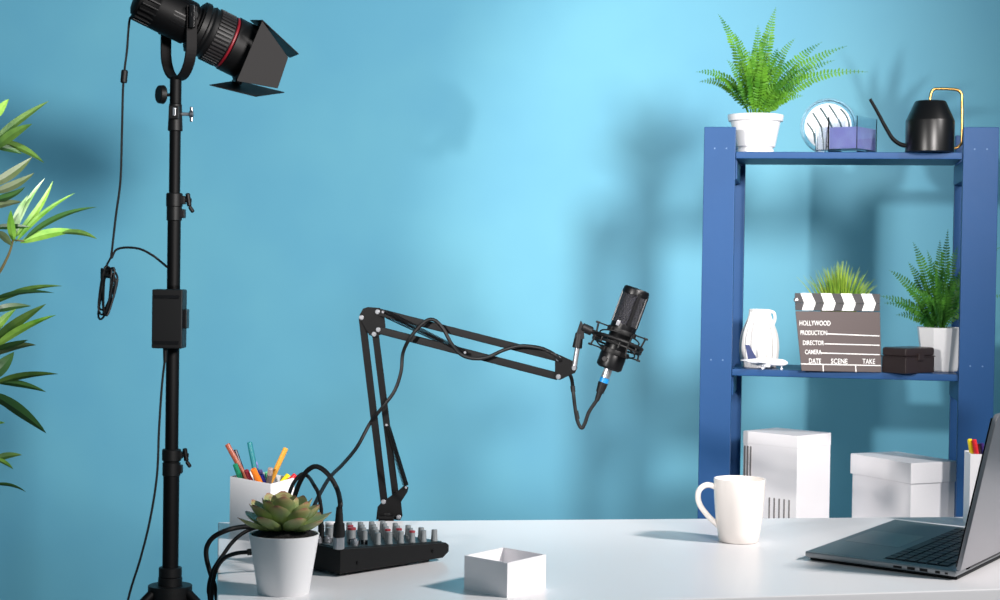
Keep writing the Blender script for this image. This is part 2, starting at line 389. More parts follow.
# ------------------------------------------------------------------ toy airplane
Yp = 3.992; ka = Yp / F
ab = base(766, 369, Yp, ZM)
t = thing('model_airplane', 'small white model airplane with navy tail fin on the middle shelf', 'toy airplane', ab)
nose = P(788, 363, Yp - .018); tail = P(744, 360.5, Yp + .012); d = (nose - tail).normalized(); L = (nose - tail).length
m = Matrix.Translation(tail) @ d.to_track_quat('Z', 'Y').to_matrix().to_4x4()
b = MB(); b.lathe([(.0008, 0), (.0035, .008), (.0072, .03), (.0082, .05), (.0082, L - .016), (.0068, L - .008), (.0036, L - .002), (.0005, L)], 20, m); b.build('fuselage', mat('toy_white', (244, 244, 248), .3), t)
TW = mat('toy_white_wing', (236, 238, 244), .3)
up3 = V((0, 0, 1)); sd = d.cross(up3).normalized()
mc = tail + d * L * .5 - up3 * .003
for sg in (-1, 1):
    b = MB(); tipw = mc + sd * sg * .052 - d * .028 + up3 * .004; b.prism([mc + d * .010, mc - d * .014, tipw - d * .004, tipw + d * .004], (0, 0, .0018)); b.build('wing', TW, t)
    b = MB(); q = mc + sd * sg * .02 - d * .002 - up3 * .0055; b.lathe([(.0008, 0), (.0028, .004), (.0034, .012), (.003, .015)], 14, Matrix.Translation(q) @ d.to_track_quat('Z', 'Y').to_matrix().to_4x4()); b.build('engine', TW, t)
    b = MB(); tc_ = tail + d * .008 + up3 * .001; tp = tc_ + sd * sg * .022 - d * .010; b.prism([tc_ + d * .006, tc_ - d * .004, tp - d * .002, tp + d * .002], (0, 0, .0014)); b.build('tail_wing', TW, t)
b = MB(); q = tail + d * .016 + up3 * .003; b.prism([q + d * .016, q - d * .006, q - d * .014 + up3 * .034, q - d * .004 + up3 * .034], sd * .002); b.build('tail_fin', NAVY, t)
for q, n_ in ((tail + d * L * .86, 'wheel'), (mc + sd * .010 - d * .006, 'wheel'), (mc - sd * .010 - d * .006, 'wheel')):
    b = MB(); b.cyl(q - up3 * .004, V((q.x, q.y, ZM + .002)), .0009, seg=6); b.cyl(V((q.x, q.y, ZM + .0028)) - sd * .0015, V((q.x, q.y, ZM + .0028)) + sd * .0015, .0026, seg=14); b.build('wheel', TW, t)

# ------------------------------------------------------------------ clapperboard
Yc = 3.955
BL = P(801.5, 371, Yc - .012); BR = P(881.5, 373, Yc - .026); TL = P(795.5, 311, Yc + .008); TR = P(880, 312, Yc - .007)
BL.z = ZM + .0008; BR.z = ZM + .0008
ct = thing('clapperboard', 'film clapperboard with striped top stick, HOLLYWOOD lettering, on middle shelf', 'clapperboard', (BL + BR) / 2)
cx_ = ((BR - BL).normalized()); nz = (BR - BL).cross(TL - BL).normalized()   # away or toward
if nz.y > 0: nz = -nz
b = MB(); b.prism([BL, BR, TR, TL], -nz * .005, bev=.0008); b.build('slate', BOARD, ct)
STL, STR = P(795, 293, Yc + .010), P(880, 294, Yc - .003)
def Q(u, v): return (TL + (TR - TL) * u) * (1 - v) + (STL + (STR - STL) * u) * v
b = MB(); b.prism([Q(0, .05), Q(1, .05), Q(1, .45), Q(0, .45)], -nz * .006); b.build('fixed_stick', BOARDK, ct)
b = MB(); b.prism([Q(0, .47), Q(1, .47), Q(1, 1), Q(0, 1)], -nz * .006); st = b.build('clap_stick', BOARDK, ct)
for nm, lo, hi, sh, x_off in (('lower', .05, .45, -.04, 0), ('upper', .47, 1, .045, 0)):
    b = MB()
    for i in range(4):
        u_ = .065 + i * .237
        if nm == 'upper': pts = [Q(u_ - .0, 1), Q(u_ + .125, 1), Q(u_ + .175, .47), Q(u_ + .04, .47)]
        else: pts = [Q(u_ + .04, .45), Q(u_ + .175, .45), Q(u_ + .145, .05), Q(u_ + .01, .05)]
        b.prism([p + nz * .0006 for p in pts], -nz * .0007)
    b.build('stripes', CHALK, st if nm == 'upper' else ct)
b = MB(); hg = Q(.015, .62); b.cyl(hg - nz * .001, hg + nz * .003, .0065, seg=20); b.build('hinge', BOARDK, ct); b = MB(); b.cyl(hg + nz * .0028, hg + nz * .0042, .003, seg=16); b.build('rivet', STEEL, ct)
def text_bm(txt, size, bold=.0):
    cu = bpy.data.curves.new('t', 'FONT'); cu.body = txt; cu.size = size; cu.extrude = .0003; cu.offset = bold; cu.resolution_u = 3
    ob = bpy.data.objects.new('t', cu); COL.objects.link(ob); bpy.context.view_layer.update()
    me = bpy.data.meshes.new_from_object(ob.evaluated_get(bpy.context.evaluated_depsgraph_get()))
    bm_ = bmesh.new(); bm_.from_mesh(me); bpy.data.objects.remove(ob); bpy.data.curves.remove(cu); bpy.data.meshes.remove(me); return bm_
def BQ(x, y):  # pixel on board -> point on its plane
    v = ray(x, y); kq = (BL - CAM).dot(nz) / v.dot(nz); return CAM + v * kq
cyv = nz.cross(cx_); 
if cyv.z < 0: cyv = -cyv
lt = MB()
for txt, x0, x1, yb, h in (('HOLLYWOOD', 799.5, 830.5, 325.5, 5.0), ('PRODUCTION', 800.5, 827, 335, 4.6), ('DIRECTOR', 803, 824, 345, 4.6), ('CAMERA', 805, 821.5, 354.2, 4.6), ('DATE', 809, 821, 363.4, 5), ('SCENE', 831, 847.5, 363.6, 5), ('TAKE', 862.5, 875, 363.8, 5)):
    tb = text_bm(txt, 1.0, .004)
    xs = [v.co.x for v in tb.verts]; ys = [v.co.y for v in tb.verts]
    p0 = BQ(x0, yb); p1 = BQ(x1, yb + .2); wx = (p1 - p0).length / (max(xs) - min(xs)); hy = h * Yc / F / (max(ys) - min(ys))
    for v in tb.verts: v.co = V(((v.co.x - min(xs)) * wx, (v.co.y - min(ys)) * hy, v.co.z * 1.0))
    fx = (p1 - p0).normalized(); lt.merge(tb, frame(p0 + nz * .0005, fx, cyv, fx.cross(cyv)))
def bline(x0, y0, x1, y1, w_=.9):
    a = BQ(x0, y0); c_ = BQ(x1, y1); d_ = (c_ - a).normalized(); s_ = d_.cross(nz).normalized() * w_ * Yc / F / 2
    lt.prism([a + s_ + nz * .0006, c_ + s_ + nz * .0006, c_ - s_ + nz * .0006, a - s_ + nz * .0006], -nz * .0005)
for a in ((827, 333.8, 879.3, 336), (824.5, 343.8, 879.5, 345.3), (821, 353, 879.8, 354.7), (801, 363.9, 881, 365.6), (823, 364.2, 823.3, 371.5), (855.5, 365, 856, 372)): bline(*a)
lt.build('lettering', CHALK, ct)

# ------------------------------------------------------------------ grass in pot behind the clapperboard
gb = base(838, 366, 4.09, ZM + .0005)
t = thing('potted_grass', 'tufted green grass plant rising behind the clapperboard', 'plant', gb)
lathe_pot(Matrix.Translation(gb), [(0, 0), (.032, 0), (.034, .002), (.042, .115), (.045, .118), (.045, .130), (.041, .130), (.040, .118), (0, .116)], 'pot', POTM, t)
b = MB(Matrix.Translation(gb)); b.lathe([(0, .1165), (.0395, .1165), (.03, .124), (0, .127)], 20); b.build('soil', SOIL, t)
b = MB(); rnd = random.Random(3)
def blade(b, p0, p2, wd, bend, n=5):
    mid = (p0 + p2) / 2 + bend; pt = lambda t: p0 * (1 - t) ** 2 + mid * 2 * t * (1 - t) + p2 * t * t
    d_ = (p2 - p0).normalized(); s_ = d_.cross(V((rnd.uniform(-.5, .5), -1, 0))).normalized(); prev = None
    for i in range(n + 1):
        q = i / n; w_ = wd * (1 - q ** 1.8) + .00015; c_ = (b.bm.verts.new(pt(q) - s_ * w_), b.bm.verts.new(pt(q) + s_ * w_))
        if prev: b.bm.faces.new((prev[0], prev[1], c_[1], c_[0]))
        prev = c_
for i in range(190):
    a = rnd.uniform(0, 2 * math.pi); r = rnd.uniform(0, .036); p0 = gb + V((r * math.cos(a), r * math.sin(a), .122))
    f_ = (r / .036); h = rnd.uniform(.095, .142) * (1 - .30 * f_)
    p2 = p0 + V((math.cos(a) * f_ * rnd.uniform(.03, .062), math.sin(a) * f_ * .04, h))
    p2.x += rnd.uniform(-.008, .008)
    blade(b, p0, p2, rnd.uniform(.0014, .0023), V((-math.cos(a) * .008, 0, .012)))
b.build('grass_blades', GRASS, t, sharp=10)

# ------------------------------------------------------------------ small dark case
yc_ = 3.885; s_c = (905 - 500) / F; yw = math.radians(50); d1 = V((-math.cos(yw), math.sin(yw), 0)); d2 = V((math.sin(yw), math.cos(yw), 0))
c0 = base(905.5, 376, yc_, ZM + .0004); a_ = 24.5 * yc_ / F / (math.cos(yw) + s_c * math.sin(yw)); c_ = 29.5 * yc_ / F / (math.sin(yw) - s_c * math.cos(yw))
t = thing('hinged_case', 'small dark brown case with rounded lid beside the clapperboard', 'case', c0)
b = MB(); b.obox(c0, d1 * a_, d2 * c_, V((0, 0, .037)), .003); b.build('body', CASEM, t)
b = MB(); b.obox(c0 + V((0, 0, .0385)), d1 * a_, d2 * c_, V((0, 0, .020)), .005); b.obox(c0 - d1 * .0012 - d2 * .0012 + V((0, 0, .0365)), d1 * (a_ + .0024), d2 * (c_ + .0024), V((0, 0, .0022))); b.build('lid', CASEM, t)
b = MB(); b.obox(c0 + d2 * c_ * .4 - d1 * .004 + V((0, 0, .029)), d1 * .005, d2 * .020, V((0, 0, .016)), .001); b.build('latch', CASEM, t)

# ------------------------------------------------------------------ mid fern
Y2 = 4.03; f2 = base(939.5, 375, Y2, ZM + .0005)
t = thing('potted_fern', 'green fern in a faceted white pot at the right end of the middle shelf', 'plant', f2)
b = MB(Matrix.Translation(f2) @ Matrix.Rotation(.25, 4, 'Z')); b.lathe([(0, 0), (.040, 0), (.042, .003), (.056, .102), (.053, .102), (.050, .090), (0, .088)], 8); b.build('pot', POTM, t, sharp=20)
b = MB(Matrix.Translation(f2)); b.lathe([(0, .088), (.047, .09), (.03, .098), (0, .1)], 20); b.build('soil', SOIL, t)
b = MB()
tips = [((948, 229), 0, -.02), ((913, 242), 0, .02), ((889, 270), 5, 0), ((880, 296), 8, -.02), ((884, 303), 10, -.08), ((908, 262), 0, .05), ((927, 250), 0, -.07), ((958, 246), 0, .06), ((972, 262), 4, .05),
        ((1001, 247), 10, .14), ((1006, 296), 10, .12), ((902, 285), 6, -.09), ((935, 268), 0, -.1), ((920, 290), 0, -.11), ((955, 275), 0, -.03), ((940, 240), 0, .08), ((896, 315), 10, -.05), ((962, 290), 5, -.02), ((930, 300), 5, -.1), ((948, 290), 5, -.07)]
for i, ((x, y), sag, dy) in enumerate(tips):
    p0 = f2 + V(((x - 940) * .0002, dy * .12, .094)); p2 = P(x, y, Y2 + dy)
    up_ = (p2 - p0).length; mid = (p0 + p2) / 2 + V((-(p2.x - p0.x) * .2, 0, up_ * (.1 + sag * .01)))
    frond(b, p0, mid, p2, .0185, int(9 + (p2 - p0).length * 82), V((0, -1, .25)) if i % 3 else V((.3, -.9, .5)), i + 50)
b.build('foliage', FERN2, t, sharp=10)

# ------------------------------------------------------------------ boxes on the lower shelf
def card_box(nearx, lx, rx_, ytop, Y, yaw, name, label, lidh, over, slots=None):
    k_ = Y / F; n0 = base(nearx, 480, Y, ZB + .0006)
    s0 = (nearx - 500) / F; a = (nearx - lx) * k_ / (math.cos(yaw) + s0 * math.sin(yaw)); c_ = (rx_ - nearx) * k_ / (math.sin(yaw) - s0 * math.cos(yaw))
    d1 = V((-math.cos(yaw), math.sin(yaw) , 0)); d2 = V((math.sin(yaw), math.cos(yaw), 0))
    top = P(nearx, ytop, Y).z
    t = thing(name, label, 'box', n0)
    b = MB(); b.obox(n0, d1 * a, d2 * c_, V((0, 0, top - n0.z - .004)), .0015)
    body = b.build('body', CARD, t)
    b = MB(); q = n0 - d1 * over - d2 * over; q.z = top - lidh; b.obox(q, d1 * (a + 2 * over), d2 * (c_ + 2 * over), V((0, 0, lidh)), .002); b.build('lid', CARD, t)
    return t, n0, d1, d2, a, c_, top, body
t, n0, d1, d2, a, c_, top, body = card_box(797, 741, 831, 436, 3.98, math.radians(45), 'storage_box', 'tall white storage box with vertical slots on the lower shelf', .030, .0008)
b = MB()
for i in range(3): b.obox(n0 + d1 * (a * .84 + i * a * .055) - d2 * .0012 + V((0, 0, .05)), d1 * .004, d2 * .003, V((0, 0, top - n0.z - .085)), 0)
for i in range(5): b.obox(n0 + d1 * (a * .12 + i * a * .09) - d2 * .0012 + V((0, 0, .05)), d1 * .0035, d2 * .003, V((0, 0, (top - n0.z) * .44)), 0)
b.build('slots', mat('slot_shadow_grey', (120, 116, 116), .8), t)
card_box(911, 849.5, 956, 463, 3.895, math.radians(63), 'storage_box', 'lower wide white storage box with overhanging lid, right on the lower shelf', .048, .004)

# ------------------------------------------------------------------ mug
mb_ = G(738.5, 541.5); km = mb_.y / F
t = thing('mug', 'off-white ceramic mug with looped handle on the desk', 'mug', mb_)
b = MB(Matrix.Translation(mb_)); b.lathe([(0, .0008), (16.5 * km, .0008), (18.5 * km, 0), (20 * km, .0015), (21.3 * km, 10 * km), (23.5 * km, 25 * km), (25.2 * km, 45 * km), (25.8 * km, 62 * km), (25.6 * km, 63.5 * km), (24.6 * km, 63.5 * km), (24.2 * km, 60 * km), (22 * km, 25 * km), (18 * km, 5 * km), (0, 4 * km)], 56); mb_y = mb_.y
b.build('body', CERAM, t, sharp=60)
def mp(x, y, dy=0): return P(x, y, mb_y + dy)
b = MB(); b.tube([mp(719, 489), mp(711, 485.2), mp(704.5, 485.6), mp(699.3, 490), mp(698, 497), mp(699.6, 504), mp(704, 511), mp(711, 519), mp(720, 527)], .0046, 12); b.build('handle', CERAM, t)

# ------------------------------------------------------------------ little open white box
tb0 = thing('open_box', 'small open white cardboard box lying on the front of the desk', 'box', G(505, 592))
pn, pl_, pr_ = G(507, 598), G(464, 589.5), G(545.5, 588.3); pb = pl_ + pr_ - pn
ht = P(507, 563, pn.y).z - ZD
base4 = [pn, pr_, pb, pl_]; cc = (pn + pb) / 2
b = MB(); lv = []
for s_, z in ((1, 0), (1, ht), (.955, ht), (.955, .0025)): lv.append([b.bm.verts.new(cc + (q - cc) * s_ + V((0, 0, z))) for q in base4])
b.bm.faces.new(lv[0][::-1])
for A, B in zip(lv, lv[1:]):
    for i in range(4): b.bm.faces.new((A[i], A[(i + 1) % 4], B[(i + 1) % 4], B[i]))
b.bm.faces.new(lv[-1]); bmesh.ops.recalc_face_normals(b.bm, faces=b.bm.faces)
b.build('tray', CARD, tb0, sharp=20)

# ------------------------------------------------------------------ pencil boxes and pens
def hollow_box(p0, da, db, h, name, label, w_=.002):
    t = thing(name, label, 'pen holder', p0)
    q4 = [p0, p0 + da, p0 + da + db, p0 + db]; cc = (q4[0] + q4[2]) / 2; b = MB(); lv = []; s2_ = 1 - 2 * w_ / da.length
    for s_, z in ((1, 0), (1, h), (s2_, h), (s2_, .004)): lv.append([b.bm.verts.new(cc + (q - cc) * s_ + V((0, 0, z))) for q in q4])
    b.bm.faces.new(lv[0][::-1])
    for A, B in zip(lv, lv[1:]):
        for i in range(4): b.bm.faces.new((A[i], A[(i + 1) % 4], B[(i + 1) % 4], B[i]))
    b.bm.faces.new(lv[-1]); bmesh.ops.recalc_face_normals(b.bm, faces=b.bm.faces); b.build('holder_box', CARD, t, sharp=20); return t
def marker(tip, bot, r, body, cap, label, mode='barrel', group='felt pens in the white holders'):
    "tip = upper end seen; coloured barrel with an end cap"
    tip = V(tip); bot = V(bot); d_ = (tip - bot).normalized(); L = (tip - bot).length
    t = thing('felt_pen', label, 'pen', bot, group)
    mtx = Matrix.Translation(bot) @ d_.to_track_quat('Z', 'Y').to_matrix().to_4x4()
    if mode == 'barrel':
        b = MB(mtx); b.lathe([(r * .9, 0), (r, .002), (r, L - .012), (r * .98, L - .012)], 14); b.build('barrel', body, t)
        b = MB(mtx); b.lathe([(r * .98, L - .0118), (r * .98, L - .001), (r * .7, L), (r * .45, L), (r * .4, L - .003), (0, L - .003)], 14); b.build('end_plug', cap, t)
    else:
        b = MB(mtx); b.lathe([(r * .9, 0), (r, .002), (r, L - .034)], 14); b.build('barrel', body, t)
        b = MB(mtx); b.lathe([(r * 1.15, L - .0335), (r * 1.15, L - .006), (r * .95, L), (0, L)], 14); b.build('cap', cap, t)
def pc(n_, c_): return mat('pen_' + n_, c_, .35)
PC = dict(brown=pc('brown', (158, 84, 62)), dark=pc('dark', (58, 48, 60)), teal=pc('teal', (24, 120, 128)), green=pc('green', (30, 130, 96)), lime=pc('lime', (110, 205, 150)), orange=pc('orange', (238, 128, 40)), gold=pc('gold', (224, 160, 62)),
          navy=pc('navy', (44, 48, 140)), grey=pc('grey', (96, 92, 92)), yellow=pc('yellow', (238, 214, 30)), red=pc('red', (214, 38, 48)), purple=pc('purple', (140, 120, 196)), maroon=pc('maroon', (130, 34, 48)), taupe=pc('taupe', (170, 150, 140)), violet=pc('violet', (62, 40, 110)))
h0 = G(270, 542.5); hl = G(229.5, 533) - h0; hr = V((-hl.y, hl.x, 0)).normalized() * hl.length
if hr.y < 0: hr = -hr
hr = G(297, 533.5) - h0; hr = hr.normalized() * .085
hh = P(270, 484, h0.y).z - ZD
hollow_box(h0, hl, hr, hh, 'pen_holder', 'white square pen holder crowded with felt pens behind the succulent')
hc = h0 + (hl + hr) / 2
def hpen(tx, ty, dy, mx, my, col, cap, lab, r=.0042, mode='barrel'):
    tip = P(tx, ty, hc.y + dy); mouth = P(mx, my, hc.y + dy * .4)
    d_ = (mouth - tip).normalized(); bot = tip + d_ * ((tip.z - (ZD + .012)) / -d_.z)
    # keep the foot inside the box
    bot2 = V((min(max(bot.x, hc.x - .027), hc.x + .027), min(max(bot.y, hc.y - .02), hc.y + .02), ZD + .010))
    marker(tip, bot2, r, PC[col], PC[cap], lab, mode)
hpen(227, 444, 0.0, 248, 481, 'brown', 'brown', 'brown felt pen, the leftmost tall one in the crowded pen holder')
hpen(234.5, 450, .015, 245, 478, 'dark', 'dark', 'dark plum pen just behind the tall brown pen')
hpen(249.5, 442, .01, 255, 470, 'teal', 'teal', 'tall teal pen standing near the middle of the holder')
hpen(235, 464, -.012, 241, 480, 'green', 'green', 'short green pen at the left corner of the holder')
hpen(286, 448, .0, 272, 478, 'gold', 'gold', 'tall golden orange pen leaning to the right', .0042)
hpen(253, 469, -.02, 261, 483, 'orange', 'orange', 'bright orange capped pen leaning left at the front of the holder', .0052)
hpen(270.5, 468, -.015, 269, 483, 'grey', 'taupe', 'grey hollow-ended pen standing at the front corner of the holder', .0044)
hpen(255, 462, .02, 257, 478, 'navy', 'purple', 'blue-violet pen behind the orange capped pen', .004)
hpen(267, 472, .018, 266, 480, 'lime', 'lime', 'mint green pen beside the grey pen', .004)
hpen(261, 475, -.008, 264, 482, 'navy', 'navy', 'short navy pen between the orange and grey pens', .0048)
hpen(289, 475, .012, 280, 481, 'yellow', 'yellow', 'yellow pen leaning right over the holder edge', .005)
hpen(296, 475, .0, 284, 482, 'red', 'red', 'red pen leaning furthest right over the holder edge', .005)
hpen(246, 470, -.018, 252, 483, 'maroon', 'maroon', 'dark red pen low beside the tall brown pen', .004)
hpen(260, 470, .02, 261, 479, 'purple', 'purple', 'pale violet pen low behind the navy pen', .004)
# right holder behind laptop
q0 = base(981, 545, 2.93, ZD + .0004)
rp = V((P(969.5, 500, 2.93).x, 2.93, ZD)); hh2 = P(970, 454, 2.93).z - ZD
hollow_box(rp, V((.075, -.006, 0)), V((.006, .06, 0)), hh2, 'pen_holder', 'white pen holder half hidden behind the laptop lid')
def rpen(tx, ty, mx, dy, col, cap, lab, r=.0042):
    tip = P(tx, ty, 2.955 + dy); bot = V((P(mx, 540, 2.955 + dy).x, 2.955 + dy, ZD + .010)); marker(tip, bot, r, PC[col], PC[cap], lab)
rpen(969.5, 439, 982, .0, 'yellow', 'yellow', 'yellow pen at the left edge of the holder behind the laptop')
rpen(974, 439.5, 987, -.008, 'red', 'red', 'red pen beside the yellow one behind the laptop')
rpen(981.5, 443, 990, .006, 'navy', 'violet', 'dark violet pen beside the laptop lid')
rpen(978, 444, 1000, .014, 'maroon', 'maroon', 'maroon pen low behind the red one near the laptop')

# ------------------------------------------------------------------ succulent
sb = G(283.5, 592.5); ks = sb.y / F
t = thing('potted_succulent', 'green rosette succulent in a tapered white pot at the front left of the desk', 'plant', sb)
H_ = 59.5 * ks
lathe_pot(Matrix.Translation(sb), [(0, .0006), (23.5 * ks, .0006), (25 * ks, 0), (25.8 * ks, .002), (34.6 * ks, H_ - .004), (35.2 * ks, H_), (34 * ks, H_), (33 * ks, H_ - .006), (0, H_ - .008)], 'pot', POTM, t, 56)
b = MB(Matrix.Translation(sb)); b.lathe([(0, H_ - .007), (32.8 * ks, H_ - .006), (32.5 * ks, H_ - .001), (25 * ks, H_ + .004), (0, H_ + .006)], 30); b.build('soil', SOIL, t)
SUC = mat('succulent_green', (142, 158, 84), .45, sub=.15); nt = SUC.node_tree; bs = nt.nodes['Principled BSDF']
uvn = nt.nodes.new('ShaderNodeAttribute'); uvn.attribute_name = 'tipf'; mx = nt.nodes.new('ShaderNodeValToRGB')
cr = mx.color_ramp; cr.elements[0].position = 0; cr.elements[0].color = lin((186, 186, 100)); cr.elements[1].position = 1; cr.elements[1].color = lin((160, 100, 82))
for p_, c_ in ((.35, (158, 170, 96)), (.75, (142, 160, 104)), (.92, (170, 160, 106))):
    e = cr.elements.new(p_); e.color = lin(c_)
nt.links.new(uvn.outputs['Fac'], mx.inputs[0]); nt.links.new(mx.outputs[0], bs.inputs['Base Color'])
b = MB(); lay = b.bm.verts.layers.float.new('tipf')
def succ(cen, az, el, L, wd, th):
    d_ = V((math.cos(az) * math.cos(el), math.sin(az) * math.cos(el), math.sin(el))); s_ = V((-math.sin(az), math.cos(az), 0)); n_ = d_.cross(s_); n_ = n_ if n_.z > 0 else -n_
    rings = []; N = 9; Kk = 10
    for i in range(N + 1):
        q = i / N; c_ = cen + d_ * L * q + n_ * (L * .22 * (q ** 2) * 1.2); w_ = wd * (.38 + .75 * math.sin(min(1, q / .68) * math.pi / 2)) * (1 if q < .68 else math.sqrt(max(0, 1 - ((q - .68) / .325) ** 2)) ** 1.1)
        t_ = th * (.7 + .5 * math.sin(q * math.pi)) * (1 if q < .75 else max(.12, 1 - (q - .75) / .28))
        w_ = max(w_, .0005); ring = []
        for j in range(Kk):
            a = 2 * math.pi * j / Kk; v = b.bm.verts.new(c_ + s_ * w_ * math.cos(a) + n_ * t_ * (math.sin(a) * (1 if math.sin(a) < 0 else .35) + .55 * (abs(math.cos(a)) ** 2))); v[lay] = q; ring.append(v)
        rings.append(ring)
    for A, B in zip(rings, rings[1:]):
        for j in range(Kk): b.bm.faces.new((A[j], A[(j + 1) % Kk], B[(j + 1) % Kk], B[j]))
    b.bm.faces.new(rings[0]); b.bm.faces.new(rings[-1])
rnd = random.Random(12); c0 = sb + V((0, 0, H_ + .003))
for layer, (n_, el, L, wd) in enumerate(((9, 4, .056, .0135), (9, 20, .053, .0135), (8, 36, .045, .0125), (6, 54, .035, .010), (4, 74, .025, .007))):
    for i in range(n_):
        az = 2 * math.pi * (i + .5 * (layer % 2)) / n_ + rnd.uniform(-.12, .12) + .2
        succ(c0 + V((math.cos(az) * .006, math.sin(az) * .006, .003 + layer * .0035)), az, math.radians(el + rnd.uniform(-6, 6)), L * rnd.uniform(.9, 1.1), wd * rnd.uniform(.9, 1.08), .0042)
bmesh.ops.recalc_face_normals(b.bm, faces=b.bm.faces)
b.build('rosette', SUC, t, sharp=60)

# ------------------------------------------------------------------ laptop
A_, B_, C_ = G(805, 551, ZD + .014), G(893, 519.5, ZD + .014), G(956, 571, ZD + .014)
ex = (B_ - A_); ey = (C_ - A_); ex = ex.normalized() * .385
ey = (ey - ex.normalized() * ey.dot(ex.normalized())).normalized() * ey.length   # square the corner
ey2 = (C_ - A_); ex = V((ey2.y, -ey2.x, 0)); ex = (ex if ex.y > 0 else -ex).normalized() * .375; ey = ey2
# blend: keep measured directions
ex = (B_ - A_).normalized() * .404
lpt = thing('laptop', 'open silver laptop with black keyboard on the right of the desk', 'laptop', A_ - V((0, 0, .014)) + (ex + ey) / 2)
U3 = V((0, 0, 1)); nx, ny = ex.normalized(), ey.normalized()
b = MB(); b.prism([A_, A_ + ex, A_ + ex + ey, A_ + ey], -U3 * .009, bev=.0022); b.build('deck', LAPM, lpt)
b = MB(); i_ = .006
b.prism([A_ + nx * i_ + ny * i_ - U3 * .0085, A_ + ex - nx * i_ + ny * i_ - U3 * .0085, A_ + ex + ey - nx * i_ - U3 * .0085, A_ + ey + nx * i_ - U3 * .0085], -U3 * .0052, bev=.0015); b.build('bottom_case', BLKP, lpt)
def DK(u, v, z=0): return A_ + ex * u + ey * v + U3 * z     # u across the user's front edge, v towards hinge
b = MB(); b.prism([DK(.012, .02, .0001), DK(.988, .02, .0001), DK(.988, .97, .0001), DK(.012, .97, .0001)], U3 * .0002); b.build('palm_rest_reflection', LAPK, lpt)  # thin plate added over the deck top to carry the painted dark reflection
b = MB(); b.prism([DK(.05, .5, .0001), DK(.95, .5, .0001), DK(.95, .93, .0001), DK(.05, .93, .0001)], U3 * .0004); b.build('key_tray', BLKG, lpt)
b = MB(); b.prism([DK(.32, .06, .0001), DK(.64, .06, .0001), DK(.64, .44, .0001), DK(.32, .44, .0001)], U3 * .0004, bev=.0001); b.build('trackpad', mat('trackpad_grey', (92, 104, 109), .3, metal=.5), lpt)
b = MB()
for r_ in range(6):
    n_ = 15 if r_ else 9
    for c_ in range(15):
        if r_ == 0 and 4 < c_ < 9: continue
        u_ = .06 + c_ * .0593; v_ = .51 + r_ * .069; w2 = .051
        if r_ == 0 and c_ == 4: w2 = .051 + 4 * .0593
        b.obox(DK(u_, v_, .0005), ex * w2, ey * .058, U3 * .0014, .0003)
b.build('keys', KEYM, lpt)
b = MB()
for v_, l_, h_ in ((.60, .055, .0032), (.69, .05, .004), (.77, .05, .004), (.87, .03, .0035), (.93, .02, .003)):
    b.obox(DK(0, v_, -.0068) - nx * .0004, ey * l_, nx * .002, U3 * h_)
b.build('ports', BLKG, lpt)
# lid
hin = DK(0, 1, .0015); topc = None
lid_dir = None
tgt = P(993, 415, 2.42)
# lid plane contains ex; rises leaning away from the user (along +ey)
best = None
for a10 in range(0, 600):
    ang = math.radians(a10 / 10); dd = U3 * math.cos(ang) + ny * math.sin(ang); tp = hin + dd * .25
    v = tp - CAM; z_ = v.dot(fw); xx = 500 + F * v.dot(rt) / z_; yy = 300 - F * v.dot(up) / z_
    # slope of left edge in the image
    h_ = hin - CAM; hx = 500 + F * h_.dot(rt) / h_.dot(fw); hy = 300 - F * h_.dot(up) / h_.dot(fw)
    err = abs((xx - hx) / (yy - hy) - (993 - 956) / (415 - 571.0))
    if best is None or err < best[0]: best = (err, dd, (yy - hy))
ld = best[1]; LH = .25 * (415 - 571) / best[2]
print('LID', best, LH)
ln = ex.normalized().cross(ld).normalized()
if ln.dot(ny) < 0: ln = -ln          # outward (away from user)
b = MB(); rr = .012; co = []
for (u_, v_), (sx, sy) in (((0, 0), (0, 0)), ((1, 0), (0, 0)), ((1, 1), (-1, -1)), ((0, 1), (1, -1))):
    p_ = hin + ex * u_ + ld * LH * v_
    if sx == 0: co.append(p_)
    else:
        cc_ = p_ + nx * sx * rr + ld * sy * rr
        for i in range(7):
            th = (i / 6) * math.pi / 2
            co.append(cc_ + (nx * -sx * math.cos(th) + ld * math.sin(th)) * rr if sx == -1 and False else (cc_ + nx * (-sx) * (math.cos(th) if sx == -1 else math.sin(th)) * rr + ld * (math.sin(th) if sx == -1 else math.cos(th)) * rr))
b.prism(co, ln * .0065, bev=.0012); ldo = b.build('lid', LIDM, lpt)
b = MB(); q = hin + nx * .0008 + ld * .004 - ln * .0001; b.obox(q, nx * (ex.length - .0016), ld * (LH - .010), -ln * .0022, .0006); b.build('screen_bezel', SCRM, ldo)
b = MB(); b.cyl(DK(.12, 1.0, .001), DK(.88, 1.0, .001), .006, seg=16); b.build('hinge', BLKP, lpt)

# ------------------------------------------------------------------ mixer
m0 = G(340, 577.5); m1 = G(446, 560.5); m2 = G(312, 572)
mx1 = (m1 - m0).normalized(); my1 = V((-mx1.y, mx1.x, 0)); ML = .212; MW = .165
hN = P(339, 549, m0.y).z - ZD; hF = P(444, 542.5, m1.y).z - ZD
print('mixer h', hN, hF)
mt = thing('audio_mixer', 'black audio mixing console with rows of grey knobs beside the succulent', 'audio mixer', m0 + mx1 * ML / 2 + my1 * MW / 2)
b = MB(); th0 = .0045
side = [m0 + U3 * th0, m0 + mx1 * (ML - .012) + U3 * th0, m0 + mx1 * ML + U3 * (th0 + .008), m0 + mx1 * ML + U3 * (hF - .004), m0 + mx1 * (ML - .006) + U3 * hF, m0 + U3 * hN]
b.prism(side, my1 * MW, bev=.0015); b.build('case', BLKP, mt)
def MT(u, v, z=0):
    f_ = u / ML; return m0 + mx1 * u + my1 * v + U3 * (hN + (hF - hN) * f_ + z)
